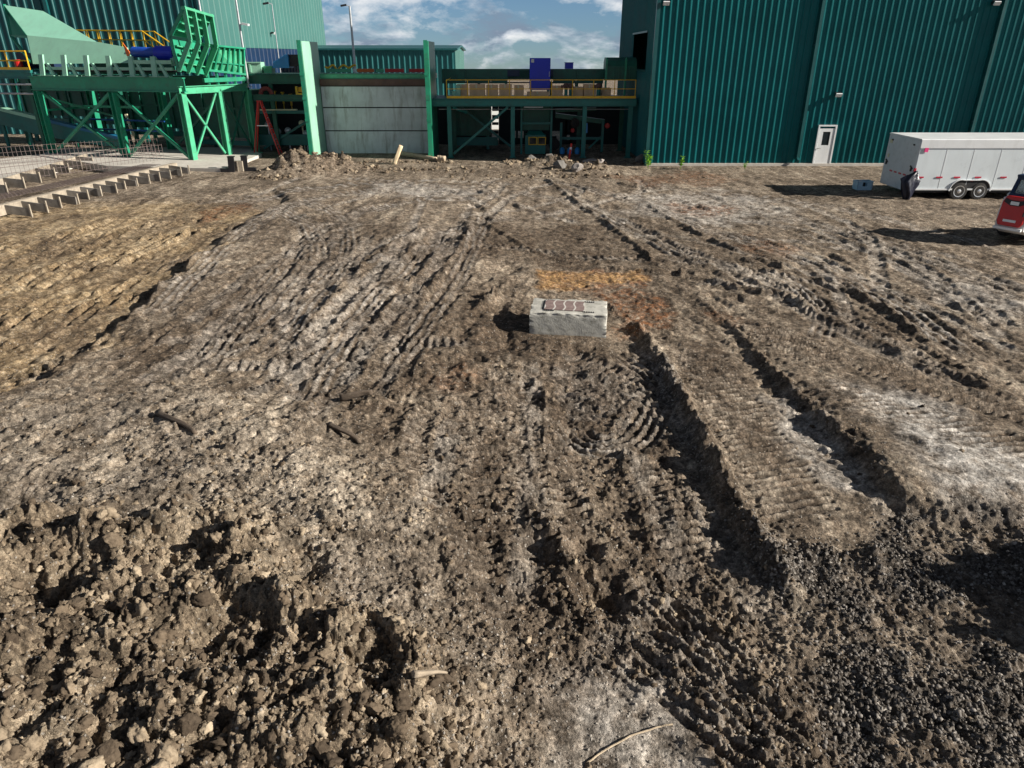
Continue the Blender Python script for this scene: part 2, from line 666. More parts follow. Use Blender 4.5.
cl_far = sstep(26, 15, RV)
dens_map = np.clip(0.25 + 0.5 * fbm(X, Y, 1.8, 2, 60), 0.05, 1)
Z += (1 - 0.6 * ochre) * (1 - 0.9 * smoothp) * (1 - 0.8 * np.maximum(lane, lane_c)) * cl_far * (clods(0.22, 61, 0.055, 0.30) * dens_map * 1.4 + clods(0.10, 62, 0.035, 0.45) * dens_map * 1.4 + clods(0.05, 63, 0.018, 0.5))
# spoil heap in the near left corner
hx = 0.50 + 0.35 * fbm(X, Y, 1.3, 3, 70)
Z += apron * 0.34 + pile * 0.12
Z += pile * (0.15 * fbm(X, Y, 0.95, 2, 71) + clods(0.50, 72, 0.14, 0.6) + clods(0.30, 176, 0.10, 0.6) + chunks(0.22, 73, 0.05, 0.7, pile) + clods(0.17, 177, 0.065, 0.7) + chunks(0.115, 74, 0.028, 0.8, pile) + clods(0.085, 178, 0.034, 0.8) + clods(0.045, 75, 0.02, 0.85) + 0.03 * fbm(X, Y, 0.07, 2, 76))
apr2 = apron * (1 - pile)
Z += apr2 * (chunks(0.16, 77, 0.030, 0.45, apr2) * sstep(-.1, .5, fbm(X, Y, 0.9, 2, 170)) + chunks(0.07, 78, 0.018, 0.5, apr2) + clods(0.06, 179, 0.018, 0.4) + 0.016 * fbm(X, Y, 0.06, 2, 79))
Z += rough_r * (chunks(0.24, 80, 0.05, 0.5, rough_r) + clods(0.14, 180, 0.030, 0.4) + chunks(0.10, 81, 0.018, 0.6, rough_r) + clods(0.05, 181, 0.016, 0.5))
crumbly = mask([(400, 385), (560, 360), (640, 380), (690, 470), (750, 560), (790, 640), (820, 800), (430, 800), (470, 660), (400, 500)], 0.6, 1.2)
crumbly *= 1 - smoothp
crumbly *= 0.35 + 0.65 * sstep(-0.3, 0.3, fbm(X, Y, 1.0, 3, 171))
Z += crumbly * (chunks(0.34, 172, 0.05, 0.4, crumbly) + clods(0.18, 182, 0.045, 0.2) + chunks(0.13, 173, 0.022, 0.5, crumbly) + clods(0.07, 183, 0.020, 0.5))
# gravel hollow
Z += -0.09 * gravel_low0 + gravel * (clods(0.075, 83, 0.035, 0.9) + clods(0.04, 84, 0.022, 0.9) + 0.05 * fbm(X, Y, 0.5, 2, 85))
Z += 0.06 * mask([(905, 500), (1100, 510), (1500, 560), (1500, 400), (1040, 420), (760, 310), (735, 316)], 0.25, 0.3)


# unseen spoil heaps added right of the picture to shade the gravel hollow
hp_d = np.hypot(np.maximum(np.abs(Y - 5.9) - 0.5, 0) * 1.2, X - 8.9 + 0.25 * wob)
hp_e = np.hypot(np.maximum(np.abs(Y - 2.9) - 0.3, 0) * 1.1, X - 7.3 + 0.25 * wob)
Z += 0.9 * np.clip(1 - hp_e / 1.6, 0, 1) ** 1.15 * (1 + 0.30 * perlin(X / 0.8, Y / 0.8, 405))
Z += 1.45 * np.clip(1 - hp_d / 2.5, 0, 1) ** 1.15 * (1 + 0.30 * perlin(X / 0.8, Y / 0.8, 401)) + np.clip(1 - hp_d / 3.2, 0, 1) * 0.9 * (chunks(0.5, 402, 0.34, .7) + chunks(0.22, 403, 0.15, .8))


# ---------------------------------------------------------------- strokes: windrows, ruts and tread prints
def catmull(P, step):
    P = np.asarray(P, float)
    if len(P) == 2:
        n = max(2, int(np.hypot(*(P[1] - P[0])) / step) + 1)
        t = np.linspace(0, 1, n)[:, None]
        return P[0] * (1 - t) + P[1] * t
    Q = np.vstack([2 * P[0] - P[1], P, 2 * P[-1] - P[-2]])
    out = []
    for i in range(1, len(Q) - 2):
        p0, p1, p2, p3 = Q[i - 1], Q[i], Q[i + 1], Q[i + 2]
        n = max(2, int(np.hypot(*(p2 - p1)) / step))
        t = np.linspace(0, 1, n, endpoint=False)[:, None]
        out.append(0.5 * (2 * p1 + (p2 - p0) * t + (2 * p0 - 5 * p1 + 4 * p2 - p3) * t ** 2 + (3 * p1 - p0 - 3 * p2 + p3) * t ** 3))
    out.append(P[-1:])
    return np.vstack(out)


def stroke(pts, reach, step=0.3, z=0.0, px=True):
    P = catmull(gp(pts, z) if px else pts, step)
    lo = P.min(0) - reach
    hi = P.max(0) + reach
    idx = np.where((X > lo[0]) & (X < hi[0]) & (Y > lo[1]) & (Y < hi[1]))[0]
    x, y = X[idx], Y[idx]
    best = np.full(x.shape, 1e9)
    s = np.zeros_like(x)
    side = np.ones_like(x)
    acc = 0.0
    for a, b in zip(P[:-1], P[1:]):
        e = b - a
        L = np.hypot(*e)
        if L < 1e-6:
            continue
        m = np.where((np.abs(x - (a[0] + b[0]) / 2) < L / 2 + reach) & (np.abs(y - (a[1] + b[1]) / 2) < L / 2 + reach))[0]
        wx, wy = x[m] - a[0], y[m] - a[1]
        t = np.clip((wx * e[0] + wy * e[1]) / (L * L), 0, 1)
        d = np.hypot(wx - e[0] * t, wy - e[1] * t)
        cr = np.sign(e[0] * wy - e[1] * wx)
        u = d < best[m]
        mm = m[u]
        best[mm] = d[u]
        s[mm] = acc + t[u] * L
        side[mm] = cr[u]
        acc += L
    ok = best < reach
    return idx[ok], best[ok] * side[ok], s[ok], acc


def ends(s, L, e):
    return sstep(0, e, s) * sstep(L, L - e, s)


loose = np.zeros_like(Z)          # where loose crumbs lie (used for colour and scatter)


def ridge(pts, wd, h, seed, z=0.0, asym=0.0):
    i, d, s, L = stroke(pts, wd * 3.2, z=z)
    k = 0.55 + 0.9 * np.clip(perlin(s / 0.9, d * 0 + 3.3, seed) + 0.5 * perlin(s / 0.35, d * 0 + 1.3, seed + 1) + 0.35, 0, 1.4)
    dd = d + 0.35 * wd * perlin(s / 0.7, d * 0 + 8.1, seed + 2) + asym * wd
    p = np.exp(-(dd / wd) ** 2) * ends(s, L, 0.8)
    lump = 1 + 0.5 * perlin(X[i] / 0.16, Y[i] / 0.16, seed + 5) * lod(0.16)[i] + 0.35 * perlin(X[i] / 0.07, Y[i] / 0.07, seed + 6) * lod(0.07)[i]
    Z[i] += h * k * p * lump
    loose[i] = np.maximum(loose[i], p)
    damp_and_shade[i] = np.maximum(damp_and_shade[i], 0.55 * p)


def rut(pts, wd, h, seed, z=0.0):
    i, d, s, L = stroke(pts, wd * 3.2, z=z)
    k = 0.6 + 0.5 * perlin(s / 1.3, d * 0 + 3.3, seed)
    dd = d + 0.3 * wd * perlin(s / 0.8, d * 0 + 8.1, seed + 2)
    e = ends(s, L, 1.0)
    Z[i] += e * k * (-h * np.exp(-(dd / wd) ** 2) + 0.55 * h * np.exp(-((np.abs(dd) - 1.5 * wd) / (0.55 * wd)) ** 2))


def track(pts, width, depth, period, amp, seed, kind='bar', berm=0.03, z=0.0):
    """a tread print: pressed strip with raised bars across it and squeezed edges"""
    i, d, s, L = stroke(pts, width * 0.5 + 0.35, z=z)
    dw = d + 0.05 * perlin(s / 0.6, d / 0.6, seed)
    e = ends(s, L, 0.6) * (0.55 + 0.6 * np.clip(0.5 + perlin(X[i] / 1.1, Y[i] / 1.1, seed + 1), 0, 1))
    inside = sstep(width / 2 + 0.03, width / 2 - 0.05, np.abs(dw))
    ph = s / period + 0.10 * perlin(X[i] / 0.5, Y[i] / 0.5, seed + 2)
    if kind == 'yb':
        ph = X[i] / period + 0.12 * perlin(X[i] / 0.5, Y[i] / 0.5, seed + 2)
    if kind == 'xb':
        ph = (Y[i] - 0.22 * X[i]) / period + 0.10 * perlin(X[i] / 0.5, Y[i] / 0.5, seed + 2)
    if kind == 'chev':
        ph = ph + np.abs(dw) / period * 0.9 + 0.5 * (dw > 0)
    fr = ph - np.floor(ph)
    bar = sstep(0.05, 0.22, fr) * sstep(0.62, 0.42, fr)
    if kind == 'chev':
        bar = bar * sstep(0.02, 0.06, np.abs(dw))
    vis = lod(period * 0.5)[i]
    if kind == 'xb':
        damp_and_shade[i] = np.maximum(damp_and_shade[i], 0.95 * np.clip(e * 1.3, 0, 1) * inside * np.clip(1 - 2.2 * bar, 0, 1) * vis)  # dark lines painted between the bars, standing for shade in the grooves
    pale[i] = np.maximum(pale[i], (0.42 if kind != 'xb' else 0.15) * inside * np.clip(e, 0, 1) * (1 - ochre[i]))
    Z[i] += e * (inside * (-depth + amp * bar * vis) + berm * np.exp(-((np.abs(dw) - width / 2 - 0.05) / 0.07) ** 2))


# the two windrows of the cleared lane and the bank turning right at its near end
ridge([(628, 322), (655, 352), (690, 420), (728, 500), (770, 570), (800, 612)], 0.14, 0.18, 101, asym=-0.3)
ridge([(700, 300), (728, 322), (790, 390), (850, 455), (905, 515)], 0.10, 0.08, 102)
ridge([(905, 516), (960, 524), (1030, 528), (1120, 534)], 0.20, 0.04, 103)
ridge([(770, 566), (830, 556), (872, 560), (905, 560)], 0.20, 0.15, 104)
rut([(648, 345), (680, 425), (716, 505), (755, 570), (800, 640)], 0.20, 0.10, 105)
ridge([(590, 300), (625, 320), (650, 332)], 0.3, 0.10, 106)
# long spill lines across the yard
ridge([(648, 205), (700, 236), (760, 262), (820, 283), (872, 300), (905, 325), (950, 365), (1024, 398)], 0.11, 0.10, 107)
ridge([(545, 178), (580, 205), (618, 232), (648, 258), (655, 268)], 0.10, 0.10, 108)
ridge([(478, 222), (500, 236), (540, 255), (600, 268), (680, 275), (740, 290), (790, 300), (812, 316)], 0.11, 0.10, 109)
ridge([(600, 176), (628, 186), (660, 192)], 0.10, 0.10, 110)
ridge([(-20, 408), (60, 376), (128, 326), (168, 292), (200, 264)], 0.16, 0.10, 111)
ridge([(395, 318), (430, 300), (455, 270)], 0.16, 0.13, 112)
ridge([(300, 340), (345, 300), (385, 262), (440, 236)], 0.16, 0.11, 113)
ridge([(455, 262), (470, 240), (462, 225)], 0.18, 0.16, 114)
ridge([(250, 388), (300, 360), (322, 342)], 0.13, 0.08, 115)
ridge([(470, 322), (500, 300), (520, 290)], 0.2, 0.16, 116)
ridge([(880, 340), (940, 372), (1030, 405)], 0.16, 0.07, 117)
ridge([(690, 610), (640, 560), (600, 520), (560, 470)], 0.14, 0.09, 118)
ridge([(505, 480), (540, 530), (580, 590), (600, 640)], 0.15, 0.13, 119)
ridge([(465, 190), (490, 197), (540, 214)], 0.15, 0.10, 120)
ridge([(395, 385), (440, 375), (500, 372)], 0.2, 0.08, 121)
ridge([(350, 405), (390, 418), (410, 440)], 0.14, 0.09, 122)
ridge([(690, 250), (740, 262), (800, 272)], 0.12, 0.06, 123)
ridge([(860, 232), (930, 250), (1030, 262)], 0.2, 0.06, 124)
# cleat prints across the cleared lane and its neighbours (crawler tracks)
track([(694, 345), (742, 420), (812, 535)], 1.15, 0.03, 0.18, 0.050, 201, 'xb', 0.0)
track([(590, 352), (622, 420), (655, 500), (690, 600)], 0.42, 0.03, 0.17, 0.08, 203)
track([(530, 360), (530, 420), (530, 520), (520, 620)], 0.45, 0.035, 0.16, 0.08, 204)
track([(455, 420), (440, 480), (425, 540)], 0.45, 0.03, 0.16, 0.08, 205)
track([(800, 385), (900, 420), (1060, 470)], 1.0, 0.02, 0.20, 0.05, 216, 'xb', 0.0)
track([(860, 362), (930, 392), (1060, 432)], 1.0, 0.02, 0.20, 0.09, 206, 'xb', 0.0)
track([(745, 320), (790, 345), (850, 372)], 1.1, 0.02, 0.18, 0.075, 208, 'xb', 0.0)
track([(690, 480), (730, 560), (770, 640)], 0.4, 0.02, 0.15, 0.05, 209)
track([(360, 345), (420, 352), (480, 350)], 0.5, 0.02, 0.20, 0.04, 210)
track([(180, 380), (260, 378), (350, 372)], 0.5, 0.02, 0.20, 0.035, 211)
track([(560, 345), (600, 365), (650, 380)], 0.6, 0.03, 0.22, 0.06, 212)
track([(600, 700), (660, 640), (700, 590)], 0.5, 0.03, 0.16, 0.05, 213)
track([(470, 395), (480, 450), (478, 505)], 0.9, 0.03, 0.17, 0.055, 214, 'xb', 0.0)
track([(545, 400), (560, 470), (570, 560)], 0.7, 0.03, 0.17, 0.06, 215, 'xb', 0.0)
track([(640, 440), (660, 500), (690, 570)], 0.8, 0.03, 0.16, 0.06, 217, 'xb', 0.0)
# tyre prints with slanting lugs
track([(-20, 270), (80, 248), (170, 236), (240, 226)], 0.55, 0.06, 0.42, 0.15, 221, 'yb')
track([(20, 255), (90, 236), (160, 225), (235, 213)], 0.55, 0.06, 0.42, 0.15, 222, 'yb')
track([(-20, 318), (60, 300), (120, 290)], 0.55, 0.05, 0.40, 0.12, 223, 'yb')
track([(-10, 245), (40, 238), (100, 226)], 0.55, 0.05, 0.42, 0.13, 224, 'yb')
track([(690, 283), (740, 287), (785, 300), (812, 318)], 0.40, 0.03, 0.26, 0.08, 225, 'chev')
track([(660, 262), (720, 268), (770, 276), (840, 290)], 0.40, 0.03, 0.28, 0.07, 226, 'chev')
track([(470, 250), (530, 252), (590, 258), (650, 262)], 0.42, 0.03, 0.28, 0.08, 227, 'chev')
track([(430, 236), (370, 290), (320, 340), (240, 430)], 0.40, 0.02, 0.20, 0.03, 228, 'chev')
track([(462, 246), (415, 300), (360, 370), (310, 450)], 0.40, 0.02, 0.20, 0.03, 229, 'chev')
track([(150, 355), (260, 345), (340, 335), (400, 330)], 0.40, 0.03, 0.24, 0.05, 230, 'chev')
track([(0, 385), (70, 355), (130, 345)], 0.5, 0.05, 0.36, 0.11, 231, 'chev')
track([(560, 190), (610, 215), (660, 240), (700, 265)], 0.42, 0.03, 0.30, 0.06, 232, 'chev')
def comb(pts, width, gap, h, seed, z=0.03):
    """fine parallel grooves dragged by a turning tyre or blade edge"""
    i, d, s, L = stroke(pts, width * 0.5 + 0.2, z=z)
    dd = d + 0.06 * perlin(s / 1.5, d * 0 + 2.2, seed) + 0.02 * perlin(s / 0.4, d / 0.3, seed + 1)
    e = ends(s, L, 1.2) * (0.45 + 0.75 * np.clip(0.4 + perlin(X[i] / 1.6, Y[i] / 1.6, seed + 3), 0, 1))
    win = sstep(width / 2 + 0.08, width / 2 - 0.08, np.abs(dd))
    Z[i] += e * (win * 0.5 * h * (0.9 * np.cos(2 * np.pi * dd / gap) * lod(gap * 0.7)[i] - 0.5) + 0.5 * h * np.exp(-((np.abs(dd) - width / 2 - 0.08) / 0.1) ** 2))
    damp_and_shade[i] = np.maximum(damp_and_shade[i], 0.8 * win * np.clip(e, 0, 1) * (0.5 - 0.5 * np.cos(2 * np.pi * dd / gap)) * (1 - 0.5 * ochre[i]))
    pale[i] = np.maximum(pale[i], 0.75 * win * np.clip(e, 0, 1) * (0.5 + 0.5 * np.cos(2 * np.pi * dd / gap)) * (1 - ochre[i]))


comb([(478, 190), (400, 190), (300, 208), (230, 250), (150, 330)], 0.9, .22, .05, 700)
comb([(482, 205), (420, 205), (330, 230), (270, 290), (200, 380)], 0.8, .2, .06, 701)
comb([(258, 212), (300, 226), (318, 255), (300, 295), (250, 345), (180, 390)], 0.8, .2, .04, 702)
comb([(300, 205), (338, 222), (348, 258), (318, 310), (262, 372)], 0.7, .2, .04, 703)
comb([(484, 222), (440, 250), (380, 305), (330, 370), (300, 440)], 0.8, .2, .045, 704)
comb([(486, 215), (468, 262), (440, 310), (390, 380)], 0.7, .2, .045, 705)
comb([(520, 215), (440, 238), (360, 262), (290, 320)], 0.7, .18, .05, 706)
comb([(230, 205), (320, 190), (430, 180), (520, 186)], 1.0, .3, .06, 707)
comb([(340, 178), (440, 186), (560, 200), (640, 235), (690, 262)], 0.8, .25, .06, 708)
comb([(560, 182), (640, 205), (740, 240), (860, 285), (980, 360)], 0.8, .25, .06, 709)
comb([(640, 180), (740, 205), (860, 235), (1040, 300)], 0.9, .25, .05, 710)
comb([(700, 190), (820, 205), (950, 235), (1060, 262)], 0.9, .28, .05, 711)
comb([(670, 262), (730, 268), (790, 284), (822, 312), (815, 345)], 0.6, .2, .06, 712)
comb([(620, 345), (660, 375), (640, 430), (590, 440), (560, 410)], 0.8, .18, .07, 713)
comb([(560, 395), (600, 382), (650, 392), (672, 430)], 0.9, .16, .08, 714)
comb([(650, 640), (690, 690), (740, 730), (810, 790)], 0.9, .15, .09, 715)
comb([(620, 560), (640, 600), (690, 640), (760, 700)], 0.7, .15, .08, 719)
comb([(-40, 300), (60, 285), (140, 262), (220, 225)], 1.0, .25, .05, 716)
comb([(-40, 350), (50, 330), (120, 290), (200, 235)], 1.0, .25, .05, 717)
comb([(-40, 390), (40, 368), (110, 325)], 0.8, .22, .05, 718)
# the many older prints, fanning across the yard
rt_ = random.Random(77)
for i in range(9):
    x0_, y0_ = rt_.uniform(120, 470), rt_.uniform(330, 440)
    x1_, y1_ = rt_.uniform(330, 500), rt_.uniform(200, 250)
    bow = rt_.uniform(-40, 40)
    track([(x0_, y0_), ((x0_ + x1_) / 2 + bow, (y0_ + y1_) / 2 - 12), (x1_, y1_)], rt_.choice((.3, .4, .45)), .022, rt_.choice((.15, .18, .22)), rt_.uniform(.015, .03), 500 + i, rt_.choice(('bar', 'chev', 'bar')), .015)
for i in range(13):
    x0_, y0_ = rt_.uniform(600, 800), rt_.uniform(180, 250)
    x1_, y1_ = rt_.uniform(860, 1080), rt_.uniform(270, 420)
    bow = rt_.uniform(-30, 30)
    track([(x0_, y0_), ((x0_ + x1_) / 2 + bow, (y0_ + y1_) / 2 - 15), (x1_, y1_)], rt_.choice((.3, .4, .45)), .02, rt_.choice((.16, .2, .24)), rt_.uniform(.02, .04), 540 + i, rt_.choice(('bar', 'chev')), .03)
for i in range(9):
    y0_ = rt_.uniform(225, 400)
    track([(-40, y0_), (60 + rt_.uniform(-20, 20), y0_ - 22), (rt_.uniform(110, 240), y0_ - rt_.uniform(40, 80))], .5, .05, .38, rt_.uniform(.07, .13), 570 + i, 'yb', .04)
for i in range(3):
    x0_ = rt_.uniform(430, 640)
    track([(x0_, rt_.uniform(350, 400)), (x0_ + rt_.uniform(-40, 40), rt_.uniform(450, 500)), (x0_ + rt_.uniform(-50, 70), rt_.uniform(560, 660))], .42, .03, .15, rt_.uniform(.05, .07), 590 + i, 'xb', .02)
for i in range(10):
    x0_ = rt_.uniform(250, 700)
    track([(x0_, rt_.uniform(172, 190)), (x0_ + rt_.uniform(-60, 60), rt_.uniform(190, 200)), (x0_ + rt_.uniform(-160, 160), rt_.uniform(205, 240))], .42, .03, .3, rt_.uniform(.03, .06), 620 + i, 'chev', .04)
# curved ruts swept by turning machines
rut([(258, 214), (290, 225), (300, 250), (285, 285), (240, 320)], 0.16, 0.06, 240)
rut([(300, 205), (322, 225), (325, 255), (300, 300), (250, 350)], 0.14, 0.05, 241)
for kk, pp in enumerate(([(150, 420), (260, 350), (380, 280), (470, 222)], [(210, 430), (330, 350), (420, 280), (478, 226)], [(90, 400), (200, 320), (290, 250), (400, 205), (480, 196)],
                     [(60, 360), (170, 290), (260, 235), (370, 198), (470, 188)], [(330, 440), (400, 360), (450, 290), (482, 232)], [(500, 212), (600, 245), (700, 258), (830, 290), (940, 350)],
                     [(520, 200), (640, 222), (770, 262), (900, 330), (1000, 400)], [(560, 186), (700, 222), (860, 280), (1040, 370)])):
    rut(pp, .09, .05, 270 + kk)
rut([(330, 200), (420, 192), (470, 205), (486, 225)], 0.18, 0.07, 242)
rut([(230, 215), (300, 196), (400, 184), (460, 182)], 0.16, 0.07, 243)
rut([(200, 240), (290, 212), (380, 200)], 0.16, 0.06, 244)
rut([(350, 330), (410, 280), (450, 240)], 0.18, 0.07, 245)
rut([(310, 380), (380, 320), (430, 260)], 0.16, 0.06, 246)
rut([(240, 410), (300, 360), (350, 330)], 0.15, 0.06, 247)
rut([(420, 330), (440, 300), (450, 270)], 0.16, 0.08, 248)
rut([(560, 205), (620, 190), (700, 185)], 0.2, 0.06, 249)
rut([(700, 225), (800, 245), (900, 290), (1030, 330)], 0.16, 0.05, 250)
rut([(700, 200), (800, 225), (900, 255), (1030, 300)], 0.18, 0.05, 251)
rut([(770, 250), (860, 300), (960, 340)], 0.15, 0.05, 252)
rut([(640, 240), (720, 300), (770, 345)], 0.16, 0.05, 253)
rut([(520, 280), (500, 310), (505, 345)], 0.18, 0.08, 254)
rut([(545, 520), (590, 600), (610, 640)], 0.15, 0.10, 255)
rut([(420, 500), (480, 560), (540, 640)], 0.2, 0.07, 256)
rut([(660, 700), (700, 740), (760, 790)], 0.14, 0.08, 257)
rut([(700, 680), (740, 720), (800, 780)], 0.14, 0.08, 258)
# dug hollows with steep lit-away sides
for (a, b, rr, hh) in ((430, 250, 0.5, .16), (410, 268, .5, .14), (505, 272, .5, .13), (412, 300, .45, .13), (510, 345, .5, .14), (600, 600, .30, .16),
                       (545, 560, .25, .12), (525, 398, .35, .12), (445, 372, .3, .08), (585, 556, .2, .10), (30, 545, .5, .15), (200, 610, .35, .15),
                       (60, 650, .5, .25), (240, 700, .4, .25), (375, 720, .3, .25), (150, 560, .35, .12), (300, 620, .3, .15)):
    c = gp([(a, b)])[0]
    q = np.hypot(X - c[0], (Y - c[1]) * 0.8) / rr
    Z += -hh * np.exp(-q ** 2) * (1 + 0.6 * perlin(X / 0.3, Y / 0.3, a)) + 0.45 * hh * np.exp(-((q - 1.5) / 0.5) ** 2)
# heaps near the buildings
for (a, b, rx, ry, hh, sd_) in ((300, 173, 1.7, 1.1, 1.15, 1), (337, 171, 1.5, 1.0, 0.75, 2), (275, 177, 1.2, 0.6, .25, 7), (555, 167, 1.5, .9, .50, 3), (590, 170, 1.6, .7, .40, 4), (520, 164, 1.6, .7, .35, 5),
                                (400, 160, 2.6, .8, .14, 6), (645, 163, .7, .5, .30, 8), (440, 160, 1.2, .6, .18, 9)):
    c = gp([(a, b)])[0]
    q = np.hypot((X - c[0]) / rx, (Y - c[1]) / ry)
    k = np.exp(-(q * 1.1) ** 2)
    Z += 1.1 * hh * k * (0.9 + 0.35 * perlin(X / 0.9, Y / 0.9, sd_ + 300) + 0.3 * perlin(X / 0.4, Y / 0.4, sd_ + 310))
    loose = np.maximum(loose, 0.8 * k)
# level the ground where the block, slabs and buildings stand, and far away
blk = gp([(569, 322)])[0]
Z -= (Z - 0.04) * sstep(1.3, .75, np.hypot((X - 1.36) / 1.3, Y - 15.95))
flat = sstep(43.0, 46.5, RV)
Z = np.where(RV > 120, -0.022 * np.clip(RV - 120, 0, None), Z * (1 - flat) + (0.02 * fbm(X, Y, 1.2, 2, 99)) * flat * sstep(110, 60, RV))
fw = gp([(-60, 225), (10, 205), (178, 168), (178, 158), (-60, 158)])
Z -= 0.25 * sstep(0.3, -0.5, poly_sd(fw, X, Y))
Z -= 0.35 * Z * mask([(100, 166), (215, 166), (250, 150), (100, 150)], 0.5, 0.0)

GR = Z.reshape(NR, NA)


def ground_z(x, y):
    r = math.hypot(x, y)
    a = math.atan2(x, y)
    i = int(np.clip(np.searchsorted(R_, r) - 1, 0, NR - 2))
    j = int(np.clip(np.searchsorted(AZ, a) - 1, 0, NA - 2))
    t = min(max((r - R_[i]) / (R_[i + 1] - R_[i]), 0), 1)
    u = min(max((a - AZ[j]) / (AZ[j + 1] - AZ[j]), 0), 1)
    return float((GR[i, j] * (1 - u) + GR[i, j + 1] * u) * (1 - t) + (GR[i + 1, j] * (1 - u) + GR[i + 1, j + 1] * u) * t)


def ground_zv(x, y):
    r = np.hypot(x, y)
    a = np.arctan2(x, y)
    i = np.clip(np.searchsorted(R_, r) - 1, 0, NR - 2)
    j = np.clip(np.searchsorted(AZ, a) - 1, 0, NA - 2)
    return GR[i, j]


def sample_v(arr, x, y):
    A = arr.reshape(NR, NA)
    r = np.hypot(x, y)
    a = np.arctan2(x, y)
    i = np.clip(np.searchsorted(R_, r) - 1, 0, NR - 2)
    j = np.clip(np.searchsorted(AZ, a) - 1, 0, NA - 2)
    return A[i, j]


def grid_mesh(name, co, quads):
    me = bpy.data.meshes.new(name)
    me.vertices.add(len(co))
    me.vertices.foreach_set('co', co.astype(np.float32).ravel())
    k = quads.shape[1]
    me.loops.add(quads.size)
    me.loops.foreach_set('vertex_index', quads.astype(np.int32).ravel())
    me.polygons.add(len(quads))
    me.polygons.foreach_set('loop_start', np.arange(0, quads.size, k, dtype=np.int32))
    me.polygons.foreach_set('loop_total', np.full(len(quads), k, dtype=np.int32))
    me.update(calc_edges=True)
    return me


ii, jj = np.meshgrid(np.arange(NR - 1), np.arange(NA), indexing='ij')
jn = (jj + 1) % NA
quads = np.stack([ii * NA + jj, ii * NA + jn, (ii + 1) * NA + jn, (ii + 1) * NA + jj], -1).reshape(-1, 4)[:, ::-1]
gme = grid_mesh('ground', np.stack([X, Y, Z], -1), quads)
gme.polygons.foreach_set('use_smooth', np.ones(len(quads), dtype=bool))
damp_and_shade = np.maximum(damp_and_shade, 0.45 * crumbly)
for nm, arr in (('ochre', ochre), ('rust', rust), ('pale', pale), ('damp_and_shade', np.clip(damp_and_shade, 0, 1)), ('gravel', gravel), ('sandy', sandy), ('heap', np.clip(pile + 0.6 * apr2, 0, 1)), ('loose', loose)):
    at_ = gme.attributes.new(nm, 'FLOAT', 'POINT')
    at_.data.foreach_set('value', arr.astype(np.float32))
ground = bpy.data.objects.new('ground', gme)
C.objects.link(ground)
ground['kind'] = 'structure'

# ---------------------------------------------------------------- soil material
sm, k, b = new_mat('soil')
tc = k.n('ShaderNodeTexCoord')
V = tc.outputs['Object']


def att(nm):
    a = k.n('ShaderNodeAttribute')
    a.attribute_name = nm
    return a.outputs['Fac']


nb = k.noise(V, 0.35, 6, 0.62, 0.3)
nm_ = k.noise(V, 1.9, 6, 0.65, 0.4)
nf = k.noise(V, 7.0, 8, 0.78)
ng = k.noise(V, 70.0, 3, 0.7)
sepx = k.n('ShaderNodeSeparateXYZ')
k.l(V, sepx.inputs[0])
lr = k.ramp(k.math('MULTIPLY', k.math('ADD', sepx.outputs[0], 10.0), 0.05), [(0.42, 0.0), (0.58, 1.0)])
s_left = k.noise(k.mapping(V, rot=(0, 0, radians(20)), scale=(2.2, 0.28, 1)), 1.0, 6, 0.68, 0.5)
s_right = k.noise(k.mapping(V, rot=(0, 0, radians(-28)), scale=(2.2, 0.28, 1)), 1.0, 6, 0.68, 0.5)
smx = k.n('ShaderNodeMix', data_type='FLOAT')
k.l(lr, smx.inputs[0])
k.l(s_left, smx.inputs[2])
k.l(s_right, smx.inputs[3])
mixn = k.math('ADD', k.math('ADD', k.math('ADD', k.math('MULTIPLY', nb, 0.18), k.math('MULTIPLY', smx.outputs[0], 0.20)), k.math('MULTIPLY', nm_, 0.16)), k.math('ADD', k.math('MULTIPLY', nf, 0.30), k.math('MULTIPLY', ng, 0.16)))
soil = k.ramp(mixn, [(0.41, (0.034, 0.026, 0.019)), (0.465, (0.115, 0.087, 0.062)), (0.515, (0.245, 0.194, 0.144)), (0.585, (0.500, 0.425, 0.330))])
och = k.ramp(mixn, [(0.41, (0.045, 0.028, 0.015)), (0.46, (0.165, 0.110, 0.058)), (0.51, (0.33, 0.240, 0.135)), (0.585, (0.58, 0.465, 0.31))])
c = k.mix(k.math('MULTIPLY', att('ochre'), k.ramp(nb, [(0.38, 0.45), (0.55, 0.85)])), soil, och)
hp = k.ramp(mixn, [(0.41, (0.045, 0.034, 0.023)), (0.47, (0.160, 0.122, 0.084)), (0.525, (0.31, 0.245, 0.17)), (0.59, (0.56, 0.46, 0.335))])
c = k.mix(k.math('MULTIPLY', att('heap'), 0.75), c, hp)
pn = k.ramp(k.math('ADD', k.math('MULTIPLY', nm_, 0.5), k.math('MULTIPLY', nf, 0.5)), [(0.40, 0.05), (0.56, 1.0)])
c = k.mix(k.math('MULTIPLY', att('pale'), k.math('MULTIPLY', pn, 1.0)), c, (0.56, 0.53, 0.49))
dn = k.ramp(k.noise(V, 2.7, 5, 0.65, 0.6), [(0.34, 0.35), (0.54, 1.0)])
c = k.mix(k.math('MULTIPLY', att('damp_and_shade'), k.math('MULTIPLY', dn, 0.85)), c, k.ramp(nf, [(0.38, (0.030, 0.020, 0.013)), (0.62, (0.135, 0.094, 0.062))]))
rn_ = k.ramp(k.noise(V, 3.3, 6, 0.7, 0.8), [(0.40, 0.0), (0.60, 1.0)])
c = k.mix(k.math('MULTIPLY', att('rust'), rn_), c, k.ramp(nf, [(0.40, (0.075, 0.034, 0.018)), (0.60, (0.34, 0.150, 0.062))]))
